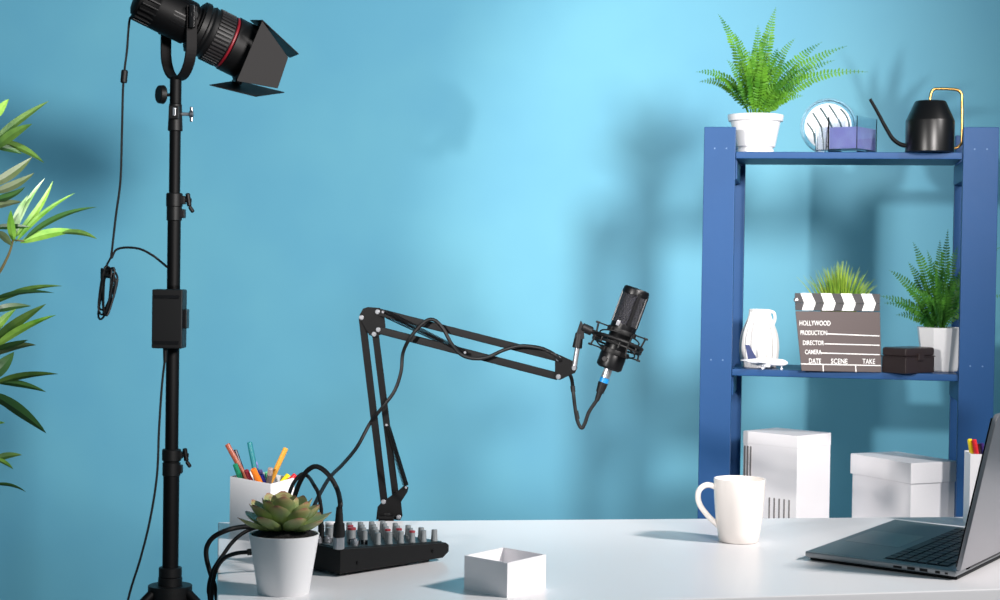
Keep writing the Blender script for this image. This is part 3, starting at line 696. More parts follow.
b = MB(); b.prism([MT(.006, .006, -.0006), MT(ML - .010, .006, -.0006), MT(ML - .010, MW - .006, -.0006), MT(.006, MW - .006, -.0006)], U3 * .0016); b.build('front_panel', PANEL, mt)
for u_, v_ in ((.02, .02), (.02, MW - .02), (ML - .03, .02), (ML - .03, MW - .02)):
    p_ = m0 + mx1 * u_ + my1 * v_; b = MB(); b.cyl(p_, p_ + U3 * .0052, .006, seg=14); b.build('foot', RUB, mt)
for u_ in (.032, .178):
    p_ = m0 + mx1 * u_ + U3 * .017 - my1 * .0002; b = MB(); b.cyl(p_, p_ - my1 * .0015, .0024, seg=6); b.build('side_screw', BLKG, mt)
def knob(u, v, r, h, red=False, white=False):
    p_ = MT(u, v, .001); ax_ = (U3 * 1 + mx1 * .02).normalized()
    mtx = Matrix.Translation(p_) @ ax_.to_track_quat('Z', 'Y').to_matrix().to_4x4()
    b = MB(mtx); b.mi = 0; b.lathe([(r * 1.15, 0), (r * 1.1, .002), (r, .003), (r * .92, h - .001), (r * .85, h)], 18)
    if red or white: b.mi = 1; b.lathe([(r * .95, h * .86), (r * .97, h * .99), (r * .85, h + .0004), (0, h + .0004)], 18)
    b.mi = 0; b.box((0, -r * .95, h * .55), (.0012, .0012, h * .85))
    b.build('knob', [KNOBM, KRED if red else WHITE], mt)
for r_ in range(5):
    for c_ in range(6):
        u_ = .082 + c_ * .0225; v_ = .014 + r_ * .028
        if r_ == 4 and c_ < 2: continue
        knob(u_, v_, .0046, .0165, red=(r_ == 1 and c_ in (2, 3)) or (r_ == 0 and c_ == 3) or (r_ == 3 and c_ == 1), white=(r_ == 2 and c_ == 0))
knob(.060, .045, .0065, .021, red=True); knob(.072, .105, .008, .022, white=True); knob(.045, .075, .006, .018)
for u_, v_ in ((.030, .062), (.012, .062), (.030, .092), (.012, .092), (.030, .122), (.050, .128), (.045, .022)):
    b = MB(); p_ = MT(u_, v_, .001); b.lathe([(.0062, 0), (.0062, .006), (.0045, .0062), (.0045, .009), (.003, .009), (.003, .003), (0, .003)], 18, Matrix.Translation(p_)); b.build('jack_socket', CHR, mt)
for i in range(5):
    p_ = MT(.066 - .004 * i, .020 + .004 * i, .001); b = MB(); b.box(p_ + U3 * .003, (.004, .004, .006)); b.build('button', BLKG, mt)

# ------------------------------------------------------------------ cables on the mixer
def plug(t, p_, h=.034, r=.0062, silver=True):
    "straight plug standing on panel point p_"
    if silver: b = MB(); b.cyl(p_, p_ + U3 * .017, .0078, seg=22, bev=.001); b.build('connector_shell', CHR, t)
    b = MB(); b.cyl(p_ + U3 * (.0165 if silver else 0), p_ + U3 * h, r, r * .9, 20, bev=.001); b.cyl(p_ + U3 * h, p_ + U3 * (h + .022), r * .7, r * .5, 16); b.build('plug', RUB, t)
Yx = 2.44
px0_ = P(341.5, 549, 2.40); 
t = thing('audio_cable', 'thick black cable arching out of the silver plug on the mixer', 'cable', px0_)
pl0 = G(338.8, 549, ZD + hN)
plug(t, pl0, .036, .0085)
tp = pl0 + U3 * .056
b = MB(); b.tube([tp, P(340.3, 503, pl0.y), P(337.5, 490, 2.405), P(331, 478, 2.41), P(323, 469.5, 2.42), P(315, 466.5, 2.43), P(307, 471, 2.44), P(300.5, 481, 2.45), P(296, 492, 2.46), P(291, 508, 2.47), P(282, 524, 2.48), P(268, 528, 2.475), P(252, 526.5, 2.47), P(238, 527.5, 2.46), P(225, 531, 2.45), P(213, 537.5, 2.45), P(206.8, 547, 2.45), P(206.5, 558, 2.45), P(210, 572, 2.45), P(214, 584, 2.45), P(217, 602, 2.45), P(216, 640, 2.45), P(214, 720, 2.45)], .0036, 10); b.build('cord', RUB, t)
t = thing('audio_cable', 'thinner black cable looping low behind the succulent into the mixer', 'cable', P(319, 530, 2.5))
p1 = G(321, 541, ZD + hN); plug(t, p1, .024, .0048, False)
b = MB(); b.tube([p1 + U3 * .044, P(318.5, 494, p1.y), P(314.5, 486, p1.y), P(308.5, 477, 2.50), P(302, 474, 2.50), P(295, 481, 2.50), P(290.5, 490, 2.50), P(285, 508, 2.495), P(275, 525, 2.49), P(262, 527, 2.48), P(252, 529, 2.475), P(241.7, 534, 2.46), P(231.7, 543, 2.45), P(223, 555, 2.44), P(216, 565, 2.435), P(211, 576, 2.435), P(208.5, 590, 2.435), P(210, 610, 2.435), P(211, 720, 2.435)], .0028, 10); b.build('cord', RUB, t)
t = thing('audio_cable', 'black cable with small collar running left from the succulent pot over the desk edge', 'cable', P(250, 552, 2.36))
b = MB(); b.tube([P(290, 560, 2.40), P(275, 553, 2.39), P(262, 551, 2.38), P(250, 552, 2.37), P(238, 553, 2.38), P(228, 556, 2.39), P(221.5, 561, 2.40), P(216, 570, 2.41), P(213, 582, 2.415), P(211.5, 600, 2.415), P(209, 720, 2.415)], .0030, 10); b.build('cord', RUB, t)
b = MB(); b.cyl(P(252, 551.8, 2.371), P(247, 552.2, 2.370), .0046, seg=16, bev=.0008); b.build('collar', RUB, t)

# ------------------------------------------------------------------ boom arm
Ya = 2.93; Ye = 2.84
def AY(x): return Ya - (max(0, x - 365)) * .00042 if x > 365 else Ya
def A(x, y, dy=0): return P(x, y, AY(x) + dy)
t = thing('boom_arm', 'black articulated boom arm with springs clamped to the back edge of the desk', 'microphone arm', base(388, 520, Ya, ZD))
ARM = t; tk = V((0, .006, 0))
def bar(p0, p1, wpx, dy, name='bar'):
    for s_ in (-1,):
        a0 = P(p0[0], p0[1], Ya + dy) if p0[0] < 420 and p1[0] < 420 else A(p0[0], p0[1], dy); a1 = P(p1[0], p1[1], Ya + dy) if p0[0] < 420 and p1[0] < 420 else A(p1[0], p1[1], dy)
        d_ = (a1 - a0).normalized(); n_ = d_.cross(V((0, 1, 0))).normalized() * wpx * Ya / F / 2
        b = MB(); b.prism([a0 + n_, a1 + n_, a1 - n_, a0 - n_], V((0, .009, 0)), bev=.0012); b.build(name, BLK, ARM)
bar((362, 318), (384, 502), 7.0, -.004); bar((375, 332), (398, 517), 6.6, -.004)
bar((378, 312), (558, 358), 7.4, -.004); bar((378, 330), (558, 376.6), 7.4, -.004)
def plate(pts, Yoff, th=.003, xref=None):
    b = MB()
    for y_ in (-.0085 + Yoff, .0065 + Yoff):
        pp = [P(x, y, (AY(xref) if xref else Ya) + y_) for x, y in pts]; b.prism(pp, V((0, th, 0)), bev=.0006)
    return b
plate([(359.5, 315), (363, 308.5), (368, 307), (380, 308), (384, 313), (385.5, 327), (382, 334), (375, 337.5), (369, 335), (362, 322)], 0).build('elbow_plate', BLK, ARM)
plate([(376, 520), (377.5, 507), (381, 503), (399, 490), (404, 485.5), (408.5, 487.5), (407.5, 492), (401, 502), (402.5, 516), (400, 520.5), (386, 518.5)], 0).build('base_bracket', BLK, ARM)
plate([(555, 355.5), (560, 355), (575, 362), (577.5, 368), (575, 373), (560, 380), (555, 379)], 0, xref=560).build('end_plate', BLK, ARM)
for x, y, xr in ((361.5, 317.5, 0), (377.5, 311.8, 0), (378.3, 329.6, 0), (374, 334, 0), (383.5, 501.7, 0), (398.7, 517.2, 0), (558.3, 358.6, 1), (558.3, 376.6, 1), (574, 367.8, 1)):
    yy = (AY(560) if xr else Ya) - .0085; b = MB(); p_ = P(x, y, yy); b.cyl(p_, p_ - V((0, .0022, 0)), .0042, seg=18, bev=.0006); b.cyl(p_ - V((0, .002, 0)), p_ - V((0, .0034, 0)), .0024, seg=6); b.build('screw', CHR, ARM)
def spring(p0, p1, r, turns, wr, lab='spring'):
    p0 = V(p0); p1 = V(p1); d_ = p1 - p0; a = d_.orthogonal().normalized(); c_ = d_.normalized().cross(a); n = turns * 9
    pts = [p0] + [p0 + d_ * (.03 + .94 * i / n) + (a * math.cos(2 * math.pi * i / 9) + c_ * math.sin(2 * math.pi * i / 9)) * r for i in range(n + 1)] + [p1]
    b = MB(); b.tube(pts, wr, 5, 0); b.build(lab, BLK, ARM)
spring(A(384, 311, -.016), A(466, 353, -.016), .0034, 60, .0008)
spring(A(384, 315, .012), A(464, 352, .012), .0034, 60, .0008)
spring(P(386, 425, Ya - .016), P(405.5, 487, Ya - .016), .0034, 44, .0008)
spring(P(388, 425, Ya + .012), P(407, 487, Ya + .012), .0034, 44, .0008)
for x, y, yv in ((465, 352.5, AY(465)), (386.5, 425, Ya), (406, 487.5, Ya), (383, 312, Ya)):
    b = MB(); b.cyl(P(x, y, yv - .022), P(x, y, yv + .019), .0022, seg=10); b.build('spring_pin', STEEL, ARM)
bp = P(387, 519, Ya); 
b = MB(); b.cyl(V((bp.x, Ya, ZD + .008)), V((bp.x, Ya, bp.z + .004)), .008, seg=24); b.cyl(V((bp.x, Ya, ZD + .0005)), V((bp.x, Ya, ZD + .010)), .012, .010, 24); b.build('swivel_post', BLK, ARM)
# clamp body hooks over the back edge of the tabletop
b = MB(); edgeY = bl.y + (bp.x - bl.x) * (br.y - bl.y) / (br.x - bl.x)
b.box((bp.x, (edgeY + .012 + Ya - .03) / 2 , ZD + .004), (.026, (edgeY + .012) - (Ya - .03) + .0, .005), bev=.001) if edgeY + .012 > Ya - .03 else None
b.box((bp.x, edgeY + .010, ZD - .03), (.026, .010, .075), bev=.001); b.box((bp.x, edgeY - .012, ZD - .064), (.026, .045, .008), bev=.001)
b.cyl((bp.x, edgeY - .018, ZD - .11), (bp.x, edgeY - .018, ZD - .034), .004, seg=12); b.build('clamp', BLK, ARM)
print('edgeY', edgeY, Ya)
# rod up to mic joint
Ym = AY(575)
b = MB(); b.cyl(P(574.5, 366, Ym - .002), P(578, 345, Ym - .002), .0042, seg=18); b.build('rod', CHR, ARM)

# ------------------------------------------------------------------ shock mount + microphone
Yk = Ym - .004
top = P(637.5, 288.5, Yk); botm = P(608.3, 368.8, Yk)
ma = (top - botm).normalized(); ML_ = (top - botm).length
fx = V((0, 1, 0)).cross(ma).normalized()
MF = frame(botm, fx, ma.cross(fx), ma)
mic = thing('microphone', 'black condenser microphone with mesh grille tilted in the shock mount', 'microphone', botm)
R = 13.3 * Yk / F
b = MB(MF); b.lathe([(0, 0), (R * .80, 0), (R * .98, .003), (R, .006), (R, .028), (R * .94, .031), (R * .86, .033), (R * .86, .060), (R * .97, .064), (R, .067), (R, .078)], 40); b.build('body', BLKG, mic)
GR = mat('mesh_grille', (20, 21, 25), .5); nt = GR.node_tree; bs = nt.nodes['Principled BSDF']
tc = nt.nodes.new('ShaderNodeTexCoord'); vo = nt.nodes.new('ShaderNodeTexVoronoi'); vo.inputs['Scale'].default_value = 620; bp_ = nt.nodes.new('ShaderNodeBump'); bp_.inputs['Strength'].default_value = .9; bp_.inputs['Distance'].default_value = .002
cr_ = nt.nodes.new('ShaderNodeValToRGB'); cr_.color_ramp.elements[0].color = lin((70, 70, 84)); cr_.color_ramp.elements[1].color = lin((8, 8, 12)); cr_.color_ramp.elements[1].position = .5
nt.links.new(tc.outputs['Object'], vo.inputs['Vector']); nt.links.new(vo.outputs['Distance'], bp_.inputs['Height']); nt.links.new(bp_.outputs[0], bs.inputs['Normal']); nt.links.new(vo.outputs['Distance'], cr_.inputs[0]); nt.links.new(cr_.outputs[0], bs.inputs['Base Color'])
b = MB(MF); b.lathe([(R * .93, .077), (R * .93, ML_ - .010)], 40, None, False); b.build('grille', GR, mic)
b = MB(MF)
b.lathe([(R * .94, ML_ - .013), (R * 1.0, ML_ - .012), (R, ML_ - .004), (R * .93, ML_ - .001), (R * .8, ML_), (0, ML_)], 40)
for az in (-200, -20, 90 - 180 + 45 - 30, 60):
    a = math.radians(az); b.box((R * .95 * math.cos(a), R * .95 * math.sin(a), (ML_ + .070) / 2), (.006, .004, ML_ - .085), rot=rotz(a + math.pi / 2), bev=.0005)
b.build('grille_frame', BLKG, mic)
# camera-side direction in mic frame is -y (fy = ma x fx)
b = MB(MF); camdir = -1 if (ma.cross(fx)).y > 0 else 1
b.box((-R * .55, camdir * R * .93, .077), (.006, .003, .009), bev=.0006); b.build('badge', STEEL, mic)
b = MB(MF); b.cyl((-R * .6, camdir * R * .86, .014), (-R * .6, camdir * R * 1.01, .014), .004, seg=16); b.build('switch', DGREY, mic)
# shock mount
sm = thing('shock_mount', 'black spider shock mount ring holding the microphone at the arm tip', 'shock mount', P(600, 335, Yk))
zc = .048
b = MB(MF); tilt = (V((.0, .10, 1))).normalized()
oR = 25 * Yk / F
b.torus((0, 0, zc), tilt, oR, .0030, 48, 10); b.torus((0, 0, zc - .008), tilt, oR, .0018, 48, 8)
for i in range(8):
    a = 2 * math.pi * i / 8; b.cyl((oR * math.cos(a), oR * math.sin(a), zc - .009), (oR * math.cos(a), oR * math.sin(a), zc), .0018, seg=8)
b.build('outer_ring', BLKP, sm)
for zz in (zc - .018, zc + .017):
    b = MB(MF); b.lathe([(R * .88, zz - .004), (R * 1.12, zz - .004), (R * 1.15, zz), (R * 1.12, zz + .004), (R * .88, zz + .004)], 36, None, False)
    for i in range(4):
        a = math.pi / 4 + i * math.pi / 2; b.box((R * 1.2 * math.cos(a), R * 1.2 * math.sin(a), zz), (.008, .007, .008), rot=rotz(a), bev=.001)
    b.build('inner_ring', BLKP, sm)
for i in range(4):
    a = i * math.pi / 2 + .35
    for sg in (-1, 1):
        b = MB(MF); c1 = V((oR * math.cos(a), oR * math.sin(a), zc - .004)); zz = zc + sg * .015; out = V((math.cos(a), math.sin(a), 0)) * (oR + .004); out.z = zz + sg * .004
        inn = V((R * 1.1 * math.cos(a + .5), R * 1.1 * math.sin(a + .5), zc + sg * .019))
        b.tube([c1, out, ], .0016, 8, 0); b.tube([out, inn], .0012, 8, 0); b.cyl(out - V((math.cos(a), math.sin(a), 0)) * .003, out + V((math.cos(a), math.sin(a), 0)) * .004, .0018, seg=8)
        b.build('prong', BLKP, sm)
b = MB(MF); b.torus((0, 0, zc + .006), V((0, .3, 1)), oR * .82, .0013, 40, 6); b.torus((0, 0, zc - .012), V((.1, .3, 1)), oR * .82, .0013, 40, 6); b.build('elastic_cord', RUB, sm)
b = MB(); b.cyl(P(577, 348, Ym - .002), P(579.5, 333, Ym - .002), .0082, .0066, 20, bev=.001); b.prism([P(575, 338, Ym - .008), P(581, 320.5, Ym - .008), P(583.5, 325, Ym - .008), P(584.5, 339, Ym - .008)], V((0, .013, 0)), bev=.001)
b.build('swivel_joint', BLKP, sm)
b = MB(); b.cyl(P(582, 327, Ym - .003), P(592, 331.5, Ym - .003), .0075, seg=20, bev=.001); b.cyl(P(591, 331, Ym - .003), P(600, 335, Yk), .0042, seg=14); b.build('mount_neck', BLKP, sm)

# mic cable
t = thing('microphone_cable', 'long black cable wound along the boom arm into the microphone', 'cable', P(600, 385, Yk))
d_ = -ma; q = botm
b = MB(); b.cyl(q - ma * -.001, q + d_ * .016, .0072, seg=22, bev=.0008); b.build('connector_shell', CHR, t)
b = MB(); b.cyl(q + d_ * .016, q + d_ * .024, .0076, seg=22); b.build('band', BCYAN, t)
b = MB(); b.cyl(q + d_ * .024, q + d_ * .042, .0084, .0066, 22, bev=.0008); b.cyl(q + d_ * .042, q + d_ * .056, .005, .0038, 16); b.build('plug', RUB, t)
end = q + d_ * .055
pts = [end, P(589, 412, Yk), P(585, 423, Yk), P(581.5, 428, Yk), P(577.5, 421, Yk), P(575, 407, Yk), P(573, 390, Yk), P(571, 377, Yk + .02), P(564, 365, Yk + .014), P(556, 356, AY(556) - .022), P(548, 351, AY(548) - .02), P(538, 347.5, AY(538) - .016), P(520, 346, AY(520) - .014), P(504, 350, AY(504) - .014), P(488, 357, AY(488) - .014), P(474, 358.6, AY(474) - .022),
       P(461, 354.5, AY(461) - .026), P(451, 343, AY(451) - .018), P(444, 330, AY(444) - .014), P(436, 321, AY(436) - .014), P(428, 320, AY(428) - .016), P(419, 327, AY(419) - .02), P(409.5, 339, AY(409) - .022), P(403, 353, Ya - .022), P(401, 372, Ya - .022), P(395, 390, Ya - .022), P(386, 403, Ya - .024), P(377, 414, Ya - .016), P(369, 425, Ya), P(357, 447, Ya - .03), P(343, 464, Ya - .12), P(331, 476, Ya - .22), P(322, 490, Ya - .3), P(313, 508, 2.55), P(305, 525, 2.535), P(300, 536, 2.53)]
b = MB(); b.tube(pts, .0031, 10); b.build('cord', RUB, t)
b = MB(); b.cyl(P(576, 411, Yk), P(577.5, 419, Yk), .0038, seg=12); b.cyl(P(572.5, 386, Yk), P(573.3, 392, Yk), .0038, seg=12); b.build('cable_tie', RUB, t)

# ------------------------------------------------------------------ light stand
Yl = 3.8; kl = Yl / F
def PX(y):      # pole centre, true vertical
    return None
pb_ = P(170, 570, Yl); xL = P(173.0, 330, Yl).x
def Z(y): return P(173, y, Yl).z
sd_ = thing('light_stand', 'tall black telescopic studio light stand left of the desk', 'light stand', (xL, Yl, 0))
def pole(y0, y1, r, name='pole', m=BLK):
    b = MB(); b.cyl((xL, Yl, Z(y1)), (xL, Yl, Z(y0)), r * kl, seg=24, bev=.001); return b.build(name, m, sd_)
pole(104, 205, 5.6); pole(195, 300, 6.6); pole(285, 460, 6.6); pole(450, 600, 8.0)
b = MB(); b.cyl((xL, Yl, .12), (xL, Yl, Z(590)), .018, seg=24); b.build('pole', BLK, sd_)
def collar(y0, y1, r, side=1, knob_y=None, handle=True):
    b = MB(); b.cyl((xL, Yl, Z(y1)), (xL, Yl, Z(y0)), r * kl, seg=24, bev=.002); b.box((xL + side * 8 * kl, Yl, (Z(y0) + Z(y1)) / 2), (6 * kl, .02, (Z(y0) - Z(y1)) * .6), bev=.002)
    c_ = b.build('collar', BLKP, sd_)
    if handle:
        z_ = Z(knob_y); b = MB(); b.cyl((xL + side * 8 * kl, Yl, z_), (xL + side * 17 * kl, Yl, z_), 2 * kl, seg=12)
        b.cyl((xL + side * 15 * kl, Yl, z_ - 6 * kl), (xL + side * 13 * kl, Yl, z_ + 7 * kl), 2.4 * kl, seg=12, bev=.002); b.cyl((xL + side * 15 * kl, Yl, z_ - 6 * kl), (xL + side * 19 * kl, Yl, z_ - 12 * kl), 2 * kl, seg=10, bev=.002)
        b.build('wing_knob', BLKP, c_)
collar(193, 207, 8.2, 1, 200); collar(206, 221, 7.6, 1, 214, False)
collar(449, 461, 9.5, 1, 455); collar(462, 476, 9.0, 1, 470, False)
collar(567, 577, 11.5, 1, 572, False)
pole(585, 600, 22, 'hub', BLKP)
pole(577, 586, 12, 'hub', BLKP)
z0 = Z(592)
for i in range(3):
    a = math.radians(100 + 120 * i); dx = V((math.cos(a), math.sin(a), 0))
    b = MB(); p0 = V((xL, Yl, z0)) + dx * .045; p1 = V((xL, Yl, .03)) + dx * .55; b.cyl(p0, p1, .011, seg=14); lg = b.build('leg', BLK, sd_)
    b = MB(); b.cyl(p1 + V((0, 0, -.028)), p1 + V((0, 0, .012)), .014, seg=14, bev=.002); b.build('rubber_foot', RUB, lg)
    b = MB(); b.cyl(V((xL, Yl, .14)) + dx * .018, V((xL, Yl, (z0 + .03) / 2 + .0)) + dx * .30, .007, seg=10); b.build('brace', BLK, sd_)
b = MB(); b.cyl((xL, Yl, .10), (xL, Yl, .17), .026, seg=20, bev=.003); b.build('brace_collar', BLKP, sd_)
# spigot clamp at the top
b = MB(); b.cyl((xL, Yl, Z(131)), (xL, Yl, Z(104)), 7.4 * kl, 6.4 * kl, 24, bev=.001); b.box((xL, Yl - .012, Z(113)), (10 * kl, .02, 13 * kl), bev=.002); cl = b.build('spigot_clamp', BLKP, sd_)
b = MB(); b.box((xL + .002, Yl - .0235, Z(112.5)), (3 * kl, .004, 8 * kl), bev=.0008); b.cyl((xL + 6 * kl, Yl, Z(114)), (xL + 17 * kl, Yl, Z(114)), 1.8 * kl, seg=12); b.build('clamp_bolt', CHR, cl)
b = MB(); b.cyl((xL + 14 * kl, Yl, Z(114) ), (xL + 18 * kl, Yl, Z(114)), 4 * kl, seg=14, bev=.002); b.box((xL + 16 * kl, Yl, Z(114)), (3 * kl, 4 * kl, 15 * kl), bev=.002); b.build('wing_nut', STEEL, cl)

# power box on the stand
pbx = thing('power_supply_box', 'black rectangular power box strapped to the light stand pole', 'power supply', (xL, Yl - .03, Z(347)))
b = MB(); xc = P(170, 318, Yl - .04).x; b.box((xc, Yl - .047, (Z(289) + Z(347)) / 2), (30 * kl, .055, Z(289) - Z(347)), bev=.003); bx = b.build('housing', BLKP, pbx)
b = MB(); b.box((xc + 16.5 * kl, Yl - .047, Z(318)), (4 * kl, .03, 19 * kl), bev=.002); b.build('switch', BLKG, pbx)
for y_ in (296, 341): b = MB(); b.box((xc, Yl - .076, Z(y_)), (24 * kl, .003, 3 * kl)); b.build('end_ridge', BLKG, pbx)
b = MB(); b.torus((xL, Yl, Z(303)), (0, 0, 1), .026, .004, 24, 8); b.torus((xL, Yl, Z(333)), (0, 0, 1), .026, .004, 24, 8); b.build('strap', RUB, pbx)

# ------------------------------------------------------------------ spotlight head
piv = P(179, 24, Yl)          # yoke pivot region
axis = (V((46, 0, -21)).normalized() * math.cos(math.radians(23)) + V((0, 1, 0)) * math.sin(math.radians(23))).normalized()
hd = thing('studio_spotlight', 'black studio spotlight with red ring and barn doors on the light stand', 'studio light', V((xL, Yl, Z(104))))
c0 = P(184, 21, Yl); hz = axis; hx_ = V((0, 1, 0)).cross(hz).normalized(); hy_ = hz.cross(hx_)
HF = frame(c0, hx_, hy_, hz)      # local z along barrel, x up-ish in picture plane
def pj(p_):
    v = V(p_) - CAM; return (500 + F * v.dot(rt) / v.dot(fw), 300 - F * v.dot(up) / v.dot(fw))
print('front', pj(HF @ V((0, 0, 50 * kl))), 'x', pj(HF @ V((20 * kl, 0, 0))), 'y', hy_)
def hl_(prof, name, m=BLK, seg=48, cap=True, par=hd):
    b = MB(HF); b.lathe([(r * kl, z * kl) for r, z in prof], seg, None, cap); return b.build(name, m, par)
hb_ = hl_([(0, -52), (13, -52), (17, -50), (19, -44), (19, -36), (21.5, -32), (22, -30), (22, 6), (20, 8), (20, 10), (24, 11), (25, 14), (25, 17)], 'housing', BLK)
b = MB(HF)
for i in range(22):
    a = 2 * math.pi * i / 22
    b.box((19.5 * kl * math.cos(a), 19.5 * kl * math.sin(a), -39 * kl), (5 * kl, 1.8 * kl, 17 * kl), rot=rotz(a), bev=.001)
b.build('cooling_fins', BLKP, hd)
b = MB(HF)
for i in range(4):
    a = math.radians(-100 + i * 9); 
    b.box((22.1 * kl * math.cos(a), 22.1 * kl * math.sin(a), -6 * kl), (.8 * kl, 1.3 * kl, 20 * kl), rot=rotz(a))
for i in range(4):
    a = math.radians(-140 - i * 9); b.box((22.1 * kl * math.cos(a), 22.1 * kl * math.sin(a), -6 * kl), (.8 * kl, 1.3 * kl, 20 * kl), rot=rotz(a))
b.build('vent_slots', BLKG, hd)
hl_([(24, 12), (27, 13), (27.5, 18), (25.5, 20), (25.5, 22), (27, 24), (26, 27), (26, 46), (27.5, 47)], 'lens_barrel', BLKP)
b = MB(HF)
for i in range(40):
    a = 2 * math.pi * i / 40; b.box((26.6 * kl * math.cos(a), 26.6 * kl * math.sin(a), 37 * kl), (2.2 * kl, 2.3 * kl, 16 * kl), rot=rotz(a), bev=.0008)
b.build('focus_grip', DGREY, hd)
hl_([(27.0, 46.5), (27.6, 47.2), (27.6, 48.2), (27, 49)], 'red_ring', RED, cap=False)
hl_([(27, 49), (28.5, 50), (28.5, 68), (30.5, 70), (31, 76), (29, 76), (27, 66), (20, 66)], 'front_bezel', BLKP)
hl_([(0, 66.5), (24, 66.5), (18, 71), (8, 74), (0, 74.5)], 'lens', mat('lens_glass', (190, 205, 215), .08, coat=1))
# barn doors : hinged flaps; local x = up (picture), y = depth. bezel radius 30
YW = None
def door(pxpts, Ys, name, th=.0022):
    pts = [P(x, y, Y_) for (x, y), Y_ in zip(pxpts, Ys)]
    # flatten onto plane of first three
    n_ = (pts[1] - pts[0]).cross(pts[2] - pts[0]).normalized()
    for i in range(3, len(pts)): v = pts[i] - CAM; pts[i] = CAM + v * ((pts[0] - CAM).dot(n_) / v.dot(n_))
    b = MB(); b.prism(pts, n_ * th, bev=.0005); return b.build(name, DGREY if name == 'x' else BLKM, hd)
BLKM = mat('barn_door_black', (11, 9, 10), .6, spec=.25)
Yn = Yl - .055
door([(262, 21), (236.5, 81), (277.5, 88.5), (288, 57.5)], [Yn + .012, Yn - .006, Yn + .03, Yn + .05], 'barn_door')
door([(250, 20.5), (262, 20.5), (298.5, 54.5), (290, 58), (287, 56)], [Yn + .16, Yn + .01, Yn + .06, Yn + .10, Yn + .12], 'barn_door')
door([(209.5, 84.5), (237, 80.2), (284.5, 92), (256, 96)], [Yn + .03, Yn + .16, Yn + .17, Yn + .03], 'barn_door')
b = MB(HF)
for s_ in ((-1, 0), (1, 0), (0, -1)):
    a = math.atan2(s_[1], s_[0]); b.box((30.5 * kl * s_[0], 30.5 * kl * s_[1], 74 * kl), (4 * kl, 16 * kl, 7 * kl), rot=rotz(a), bev=.001)
b.build('door_hinge', STEEL if False else BLKG, hd)
# yoke (U bracket)
b = MB(); zt, zb = Z(20) , Z(80)
ydir = hy_ if hy_.y < 0 else -hy_
wv = V((ydir.x, ydir.y, 0)).normalized() 
sidev = wv
n_ = V((-sidev.y, sidev.x, 0))
yk = []
cyk = V((xL, Yl, 0))
for i in range(25):
    a = math.pi * i / 24; yk.append((math.cos(a), math.sin(a)))
hw = 27 * kl; pts = [(hw, Z(10))] + [(hw * c_, Z(48) - (Z(48) - Z(79)) * s_) for c_, s_ in yk] + [(-hw, Z(10))]
# camera-side arm appears right of the pole: yaw the yoke so that the near arm shifts right
yv = V((math.sin(math.radians(38)), -math.cos(math.radians(38)), 0)); nv = V((-yv.y, yv.x, 0))
shift = V((P(181, 60, Yl).x - xL, 0, 0)); mid0 = V((xL, Yl, 0)) + V((.004, 0, 0))
pp = [mid0 + yv * a_ + V((0, 0, z_)) for a_, z_ in pts]
for i in range(len(pp) - 1):
    a_, c_ = pp[i], pp[i + 1]; d2_ = (c_ - a_)
    inn = d2_.normalized().cross(nv).normalized() * .005
    b.obox(a_ - nv * 5 * kl - inn / 2 - d2_ * .03, d2_ * 1.06, nv * 11 * kl, inn)
b.build('yoke', BLKM, hd)
b = MB(); b.cyl((xL, Yl, Z(104)), (xL, Yl, Z(77)), 5.8 * kl, seg=20, bev=.001); b.build('spigot', BLK, hd)
b = MB(); zk = Z(95); b.cyl((xL - 5 * kl, Yl, zk), (xL - 12 * kl, Yl, zk), 1.6 * kl, seg=10); b.cyl((xL - 11 * kl, Yl - .004, zk), (xL - 16.5 * kl, Yl - .012, zk), 9.5 * kl, 9 * kl, 24, bev=.002); b.build('tilt_knob', BLKP, hd)
for sg in (1, -1):
    b = MB(); q = mid0 + yv * sg * hw + V((0, 0, Z(18))); b.cyl(q, q + yv * sg * .016, 4.4 * kl, seg=18, bev=.001); b.cyl(q + yv * sg * .014, q + yv * sg * .020, 2.2 * kl, seg=12); b.box(q + yv * sg * .014 + V((-.004, 0, -.004)), (.012, .012, .05), bev=.002); b.build('lock_lever', BLKG, hd)

# power cord of the spotlight
Yw = Yl - .01
b = MB(); b.tube([P(136, 14, Yl), P(131, 17, Yl), P(129, 24, Yw), P(127, 50, Yw), P(124.5, 70, Yw), P(123, 90, Yw), P(122, 130, Yw), P(120.5, 180, Yw), P(116, 215, Yw), P(112, 250, Yw), P(111.5, 258, Yw), P(116, 250, Yw), P(126, 247.5, Yw), P(140, 249, Yw), P(152, 255, Yw), P(160, 261, Yw), P(167, 267, Yl - .028)], .0026, 8); t = b.build('power_cord', RUB, hd)
b = MB(); b.cyl(P(124.8, 70, Yw), P(123.6, 83, Yw), .0075, seg=16, bev=.002); b.build('ferrite_bead', RUB, t)
b = MB(); rnd = random.Random(5); pts = [P(111.5, 256, Yw)]
for i in range(7):
    dx = rnd.uniform(-4, 3); pts += [P(102 + dx + i, 276 + rnd.uniform(-8, 6), Yw + rnd.uniform(-.02, .02)), P(100 + rnd.uniform(-2, 4), 312 + rnd.uniform(-8, 5), Yw + rnd.uniform(-.02, .02)), P(108 + rnd.uniform(-3, 3), 314 + rnd.uniform(-12, 3), Yw + rnd.uniform(-.02, .02)), P(114 + rnd.uniform(-4, 4), 276 + rnd.uniform(-6, 8), Yw + rnd.uniform(-.02, .02)), P(108 + rnd.uniform(-4, 3), 268 + rnd.uniform(-2, 6), Yw)]
b.tube(pts, .0024, 7, 5); b.torus(P(108, 276, Yw), (.1, .2, 1), .012, .003, 16, 6); b.build('bundled_loop', RUB, t)
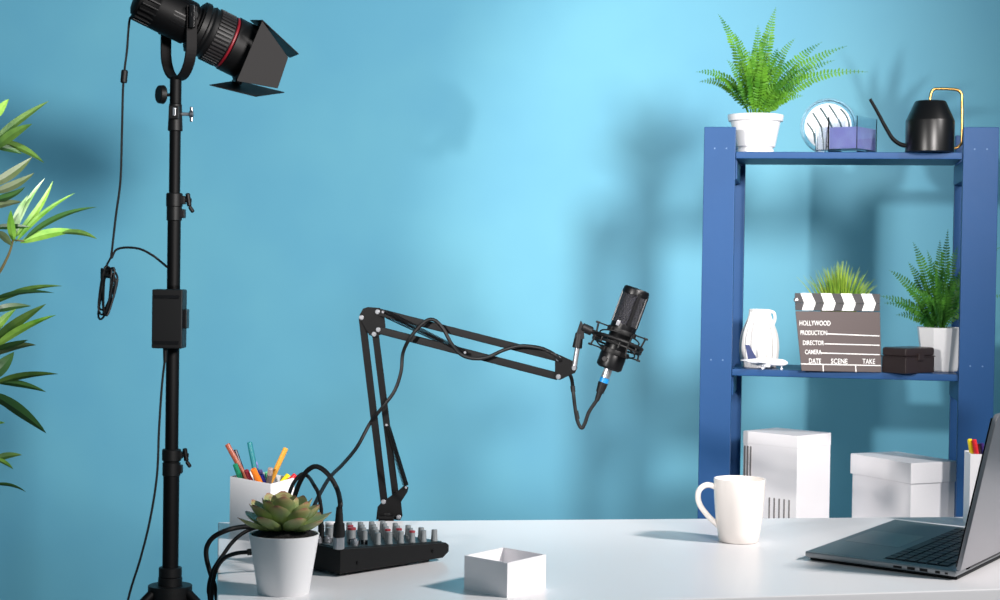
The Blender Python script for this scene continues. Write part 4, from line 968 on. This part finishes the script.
b = MB(); b.tube([P(165.5, 346, Yl - .05), P(165, 358, Yl - .05), P(162, 385, Yl - .045), P(159, 430, Yl - .04), P(157, 475, Yl - .04), P(150, 520, Yl - .04), P(140, 560, Yl - .04), P(128, 600, Yl - .04), P(118, 660, Yl - .05), P(112, 740, Yl - .05)], .0026, 8); t = b.build('power_cord', RUB, pbx)
b = MB(); b.cyl(P(165.5, 345, Yl - .05), P(165, 362, Yl - .05), .006, .004, 12); b.build('plug', RUB, t)

# ------------------------------------------------------------------ leafy plant at the left edge
Yb = 2.75
root = V((P(-60, 300, Yb).x, Yb, 0))
t = thing('leafy_plant', 'tall potted plant with long narrow green leaves at the left edge', 'plant', root)
b = MB(Matrix.Translation(root)); b.lathe([(0, 0), (.12, 0), (.125, .005), (.16, .27), (.168, .275), (.168, .30), (.155, .30), (.15, .27), (0, .265)], 40); b.build('pot', POTM, t)
b = MB(Matrix.Translation(root)); b.lathe([(0, .266), (.149, .268), (.1, .28), (0, .285)], 24); b.build('soil', SOIL, t)
stems = [[root + V((.02, 0, .27)), P(-40, 520, Yb), P(-22, 420, Yb), P(-18, 320, Yb), P(-14, 220, Yb), P(-8, 150, Yb), P(-2, 95, Yb)],
         [root + V((-.03, .02, .27)), P(-60, 450, Yb + .05), P(-45, 330, Yb + .05), P(-30, 300, Yb + .03), P(-5, 278, Yb), P(8, 256, Yb), P(13, 240, Yb)],
         [root + V((0, -.03, .27)), P(-50, 540, Yb - .04), P(-34, 470, Yb - .03), P(-20, 400, Yb - .03), P(-12, 370, Yb - .02)]]
for s_ in stems: b = MB(); b.tube(s_, lambda q: .0042 - .0026 * q, 8); b.build('stem', STEM, t)
def leaf(b, a, c_, wpx, bend=0, ya=0, yb_=0, roll=0.0, mi=0, n=10):
    p0 = P(a[0], a[1], Yb + ya); p2 = P(c_[0], c_[1], Yb + yb_); d_ = (p2 - p0)
    upv = V((0, -math.sin(roll), math.cos(roll)))
    mid = (p0 + p2) / 2 + V((-d_.z, 0, d_.x)) * bend
    pt = lambda q: p0 * (1 - q) ** 2 + mid * 2 * q * (1 - q) + p2 * q * q; prev = None
    for i in range(n + 1):
        q = i / n; tg = (pt(min(1, q + .03)) - pt(max(0, q - .03))).normalized(); s_ = tg.cross(V((.15, -math.cos(roll), -math.sin(roll)))).normalized()
        nn = tg.cross(s_).normalized(); w_ = wpx * Yb / F / 2 * (math.sin(math.pi * min(1, q ** .75)) ** .85 * .97 + .03)
        row = (b.bm.verts.new(pt(q) - s_ * w_ + nn * w_ * .35), b.bm.verts.new(pt(q)), b.bm.verts.new(pt(q) + s_ * w_ + nn * w_ * .35))
        if prev:
            for j in (0, 1): f = b.bm.faces.new((prev[j], prev[j + 1], row[j + 1], row[j])); f.material_index = mi
        prev = row
b = MB()
L_ = [((-8, 143), (49, 101), 9, .05, 0), ((-6, 150), (32, 124), 10, .1, 0), ((-6, 142), (44, 163), 9, .18, 0), ((-8, 146), (22, 154), 7, .1, 2), ((-4, 118), (9, 99), 8, .1, 1), ((-10, 186), (32, 157), 10, -.08, 4), ((-8, 193), (34, 173), 9, -.1, 4), ((-8, 200), (25, 187), 9, -.2, 2),
      ((-8, 208), (22, 202), 8, .1, 4), ((-8, 228), (30, 227), 6, .05, 2), ((-4, 232), (12, 246), 8, .1, 4),
      ((12, 240), (45, 178), 5.5, .12, 3), ((11, 238), (28, 195), 7, .1, 3), ((14, 238), (53, 181), 7, -.1, 1), ((14, 242), (11, 210), 8, .1, 1), ((15, 243), (75, 193), 5, .12, 1), ((24, 240), (97, 207), 7, .16, 2), ((20, 243), (80, 231), 10, .12, 1), ((62, 233), (97, 239), 7, .2, 0), ((12, 240), (20, 226), 6, 0, 3),
      ((-8, 305), (62, 286), 7, .16, 0), ((-8, 300), (54, 293), 6, .12, 2), ((-8, 311), (31, 306), 8, .1, 2), ((-8, 335), (16, 309), 9, .1, 1), ((-8, 342), (46, 304), 10, .03, 0), ((-8, 350), (56, 315), 9, .1, 1), ((-8, 356), (36, 345), 10, .14, 4), ((-8, 352), (28, 340), 8, 0, 2),
      ((-10, 378), (14, 352), 15, -.1, 2), ((-8, 385), (58, 374), 9, .1, 0), ((-6, 382), (46, 392), 8, .1, 2), ((-10, 393), (46, 433), 13, .06, 2), ((-8, 397), (30, 415), 8, 0, 0), ((-8, 424), (5, 423), 5, 0, 1), ((-8, 461), (22, 455), 8, .15, 0), ((-6, 458), (13, 469), 6, .1, 1), ((-8, 485), (26, 492), 4, .2, 2), ((-30, 200), (-2, 262), 9, 0, 0), ((-30, 330), (-60, 280), 9, 0, 0), ((-30, 250), (-75, 220), 9, 0, 1), ((-40, 400), (-80, 380), 10, 0, 2)]
rnd = random.Random(2)
for a, c_, wpx, bd, mi in L_: leaf(b, a, c_, wpx, bd, 0, rnd.uniform(-.05, .05), rnd.uniform(.1, .7), mi)
b.build('foliage', LEAFM, t, sharp=30)
b = MB()
for a, c_ in (((-20, 320), (-6, 303)), ((-18, 345), (-6, 340)), ((-16, 190), (-6, 200)), ((-12, 160), (-5, 146)), ((-22, 395), (-7, 388)), ((-34, 470), (-5, 460)), ((-40, 500), (-6, 486)), ((13, 240), (24, 241)), ((-24, 430), (-6, 424))): b.tube([P(*a, Yb), P(*c_, Yb)], .0014, 6, 0)
b.build('twigs', STEM, t)
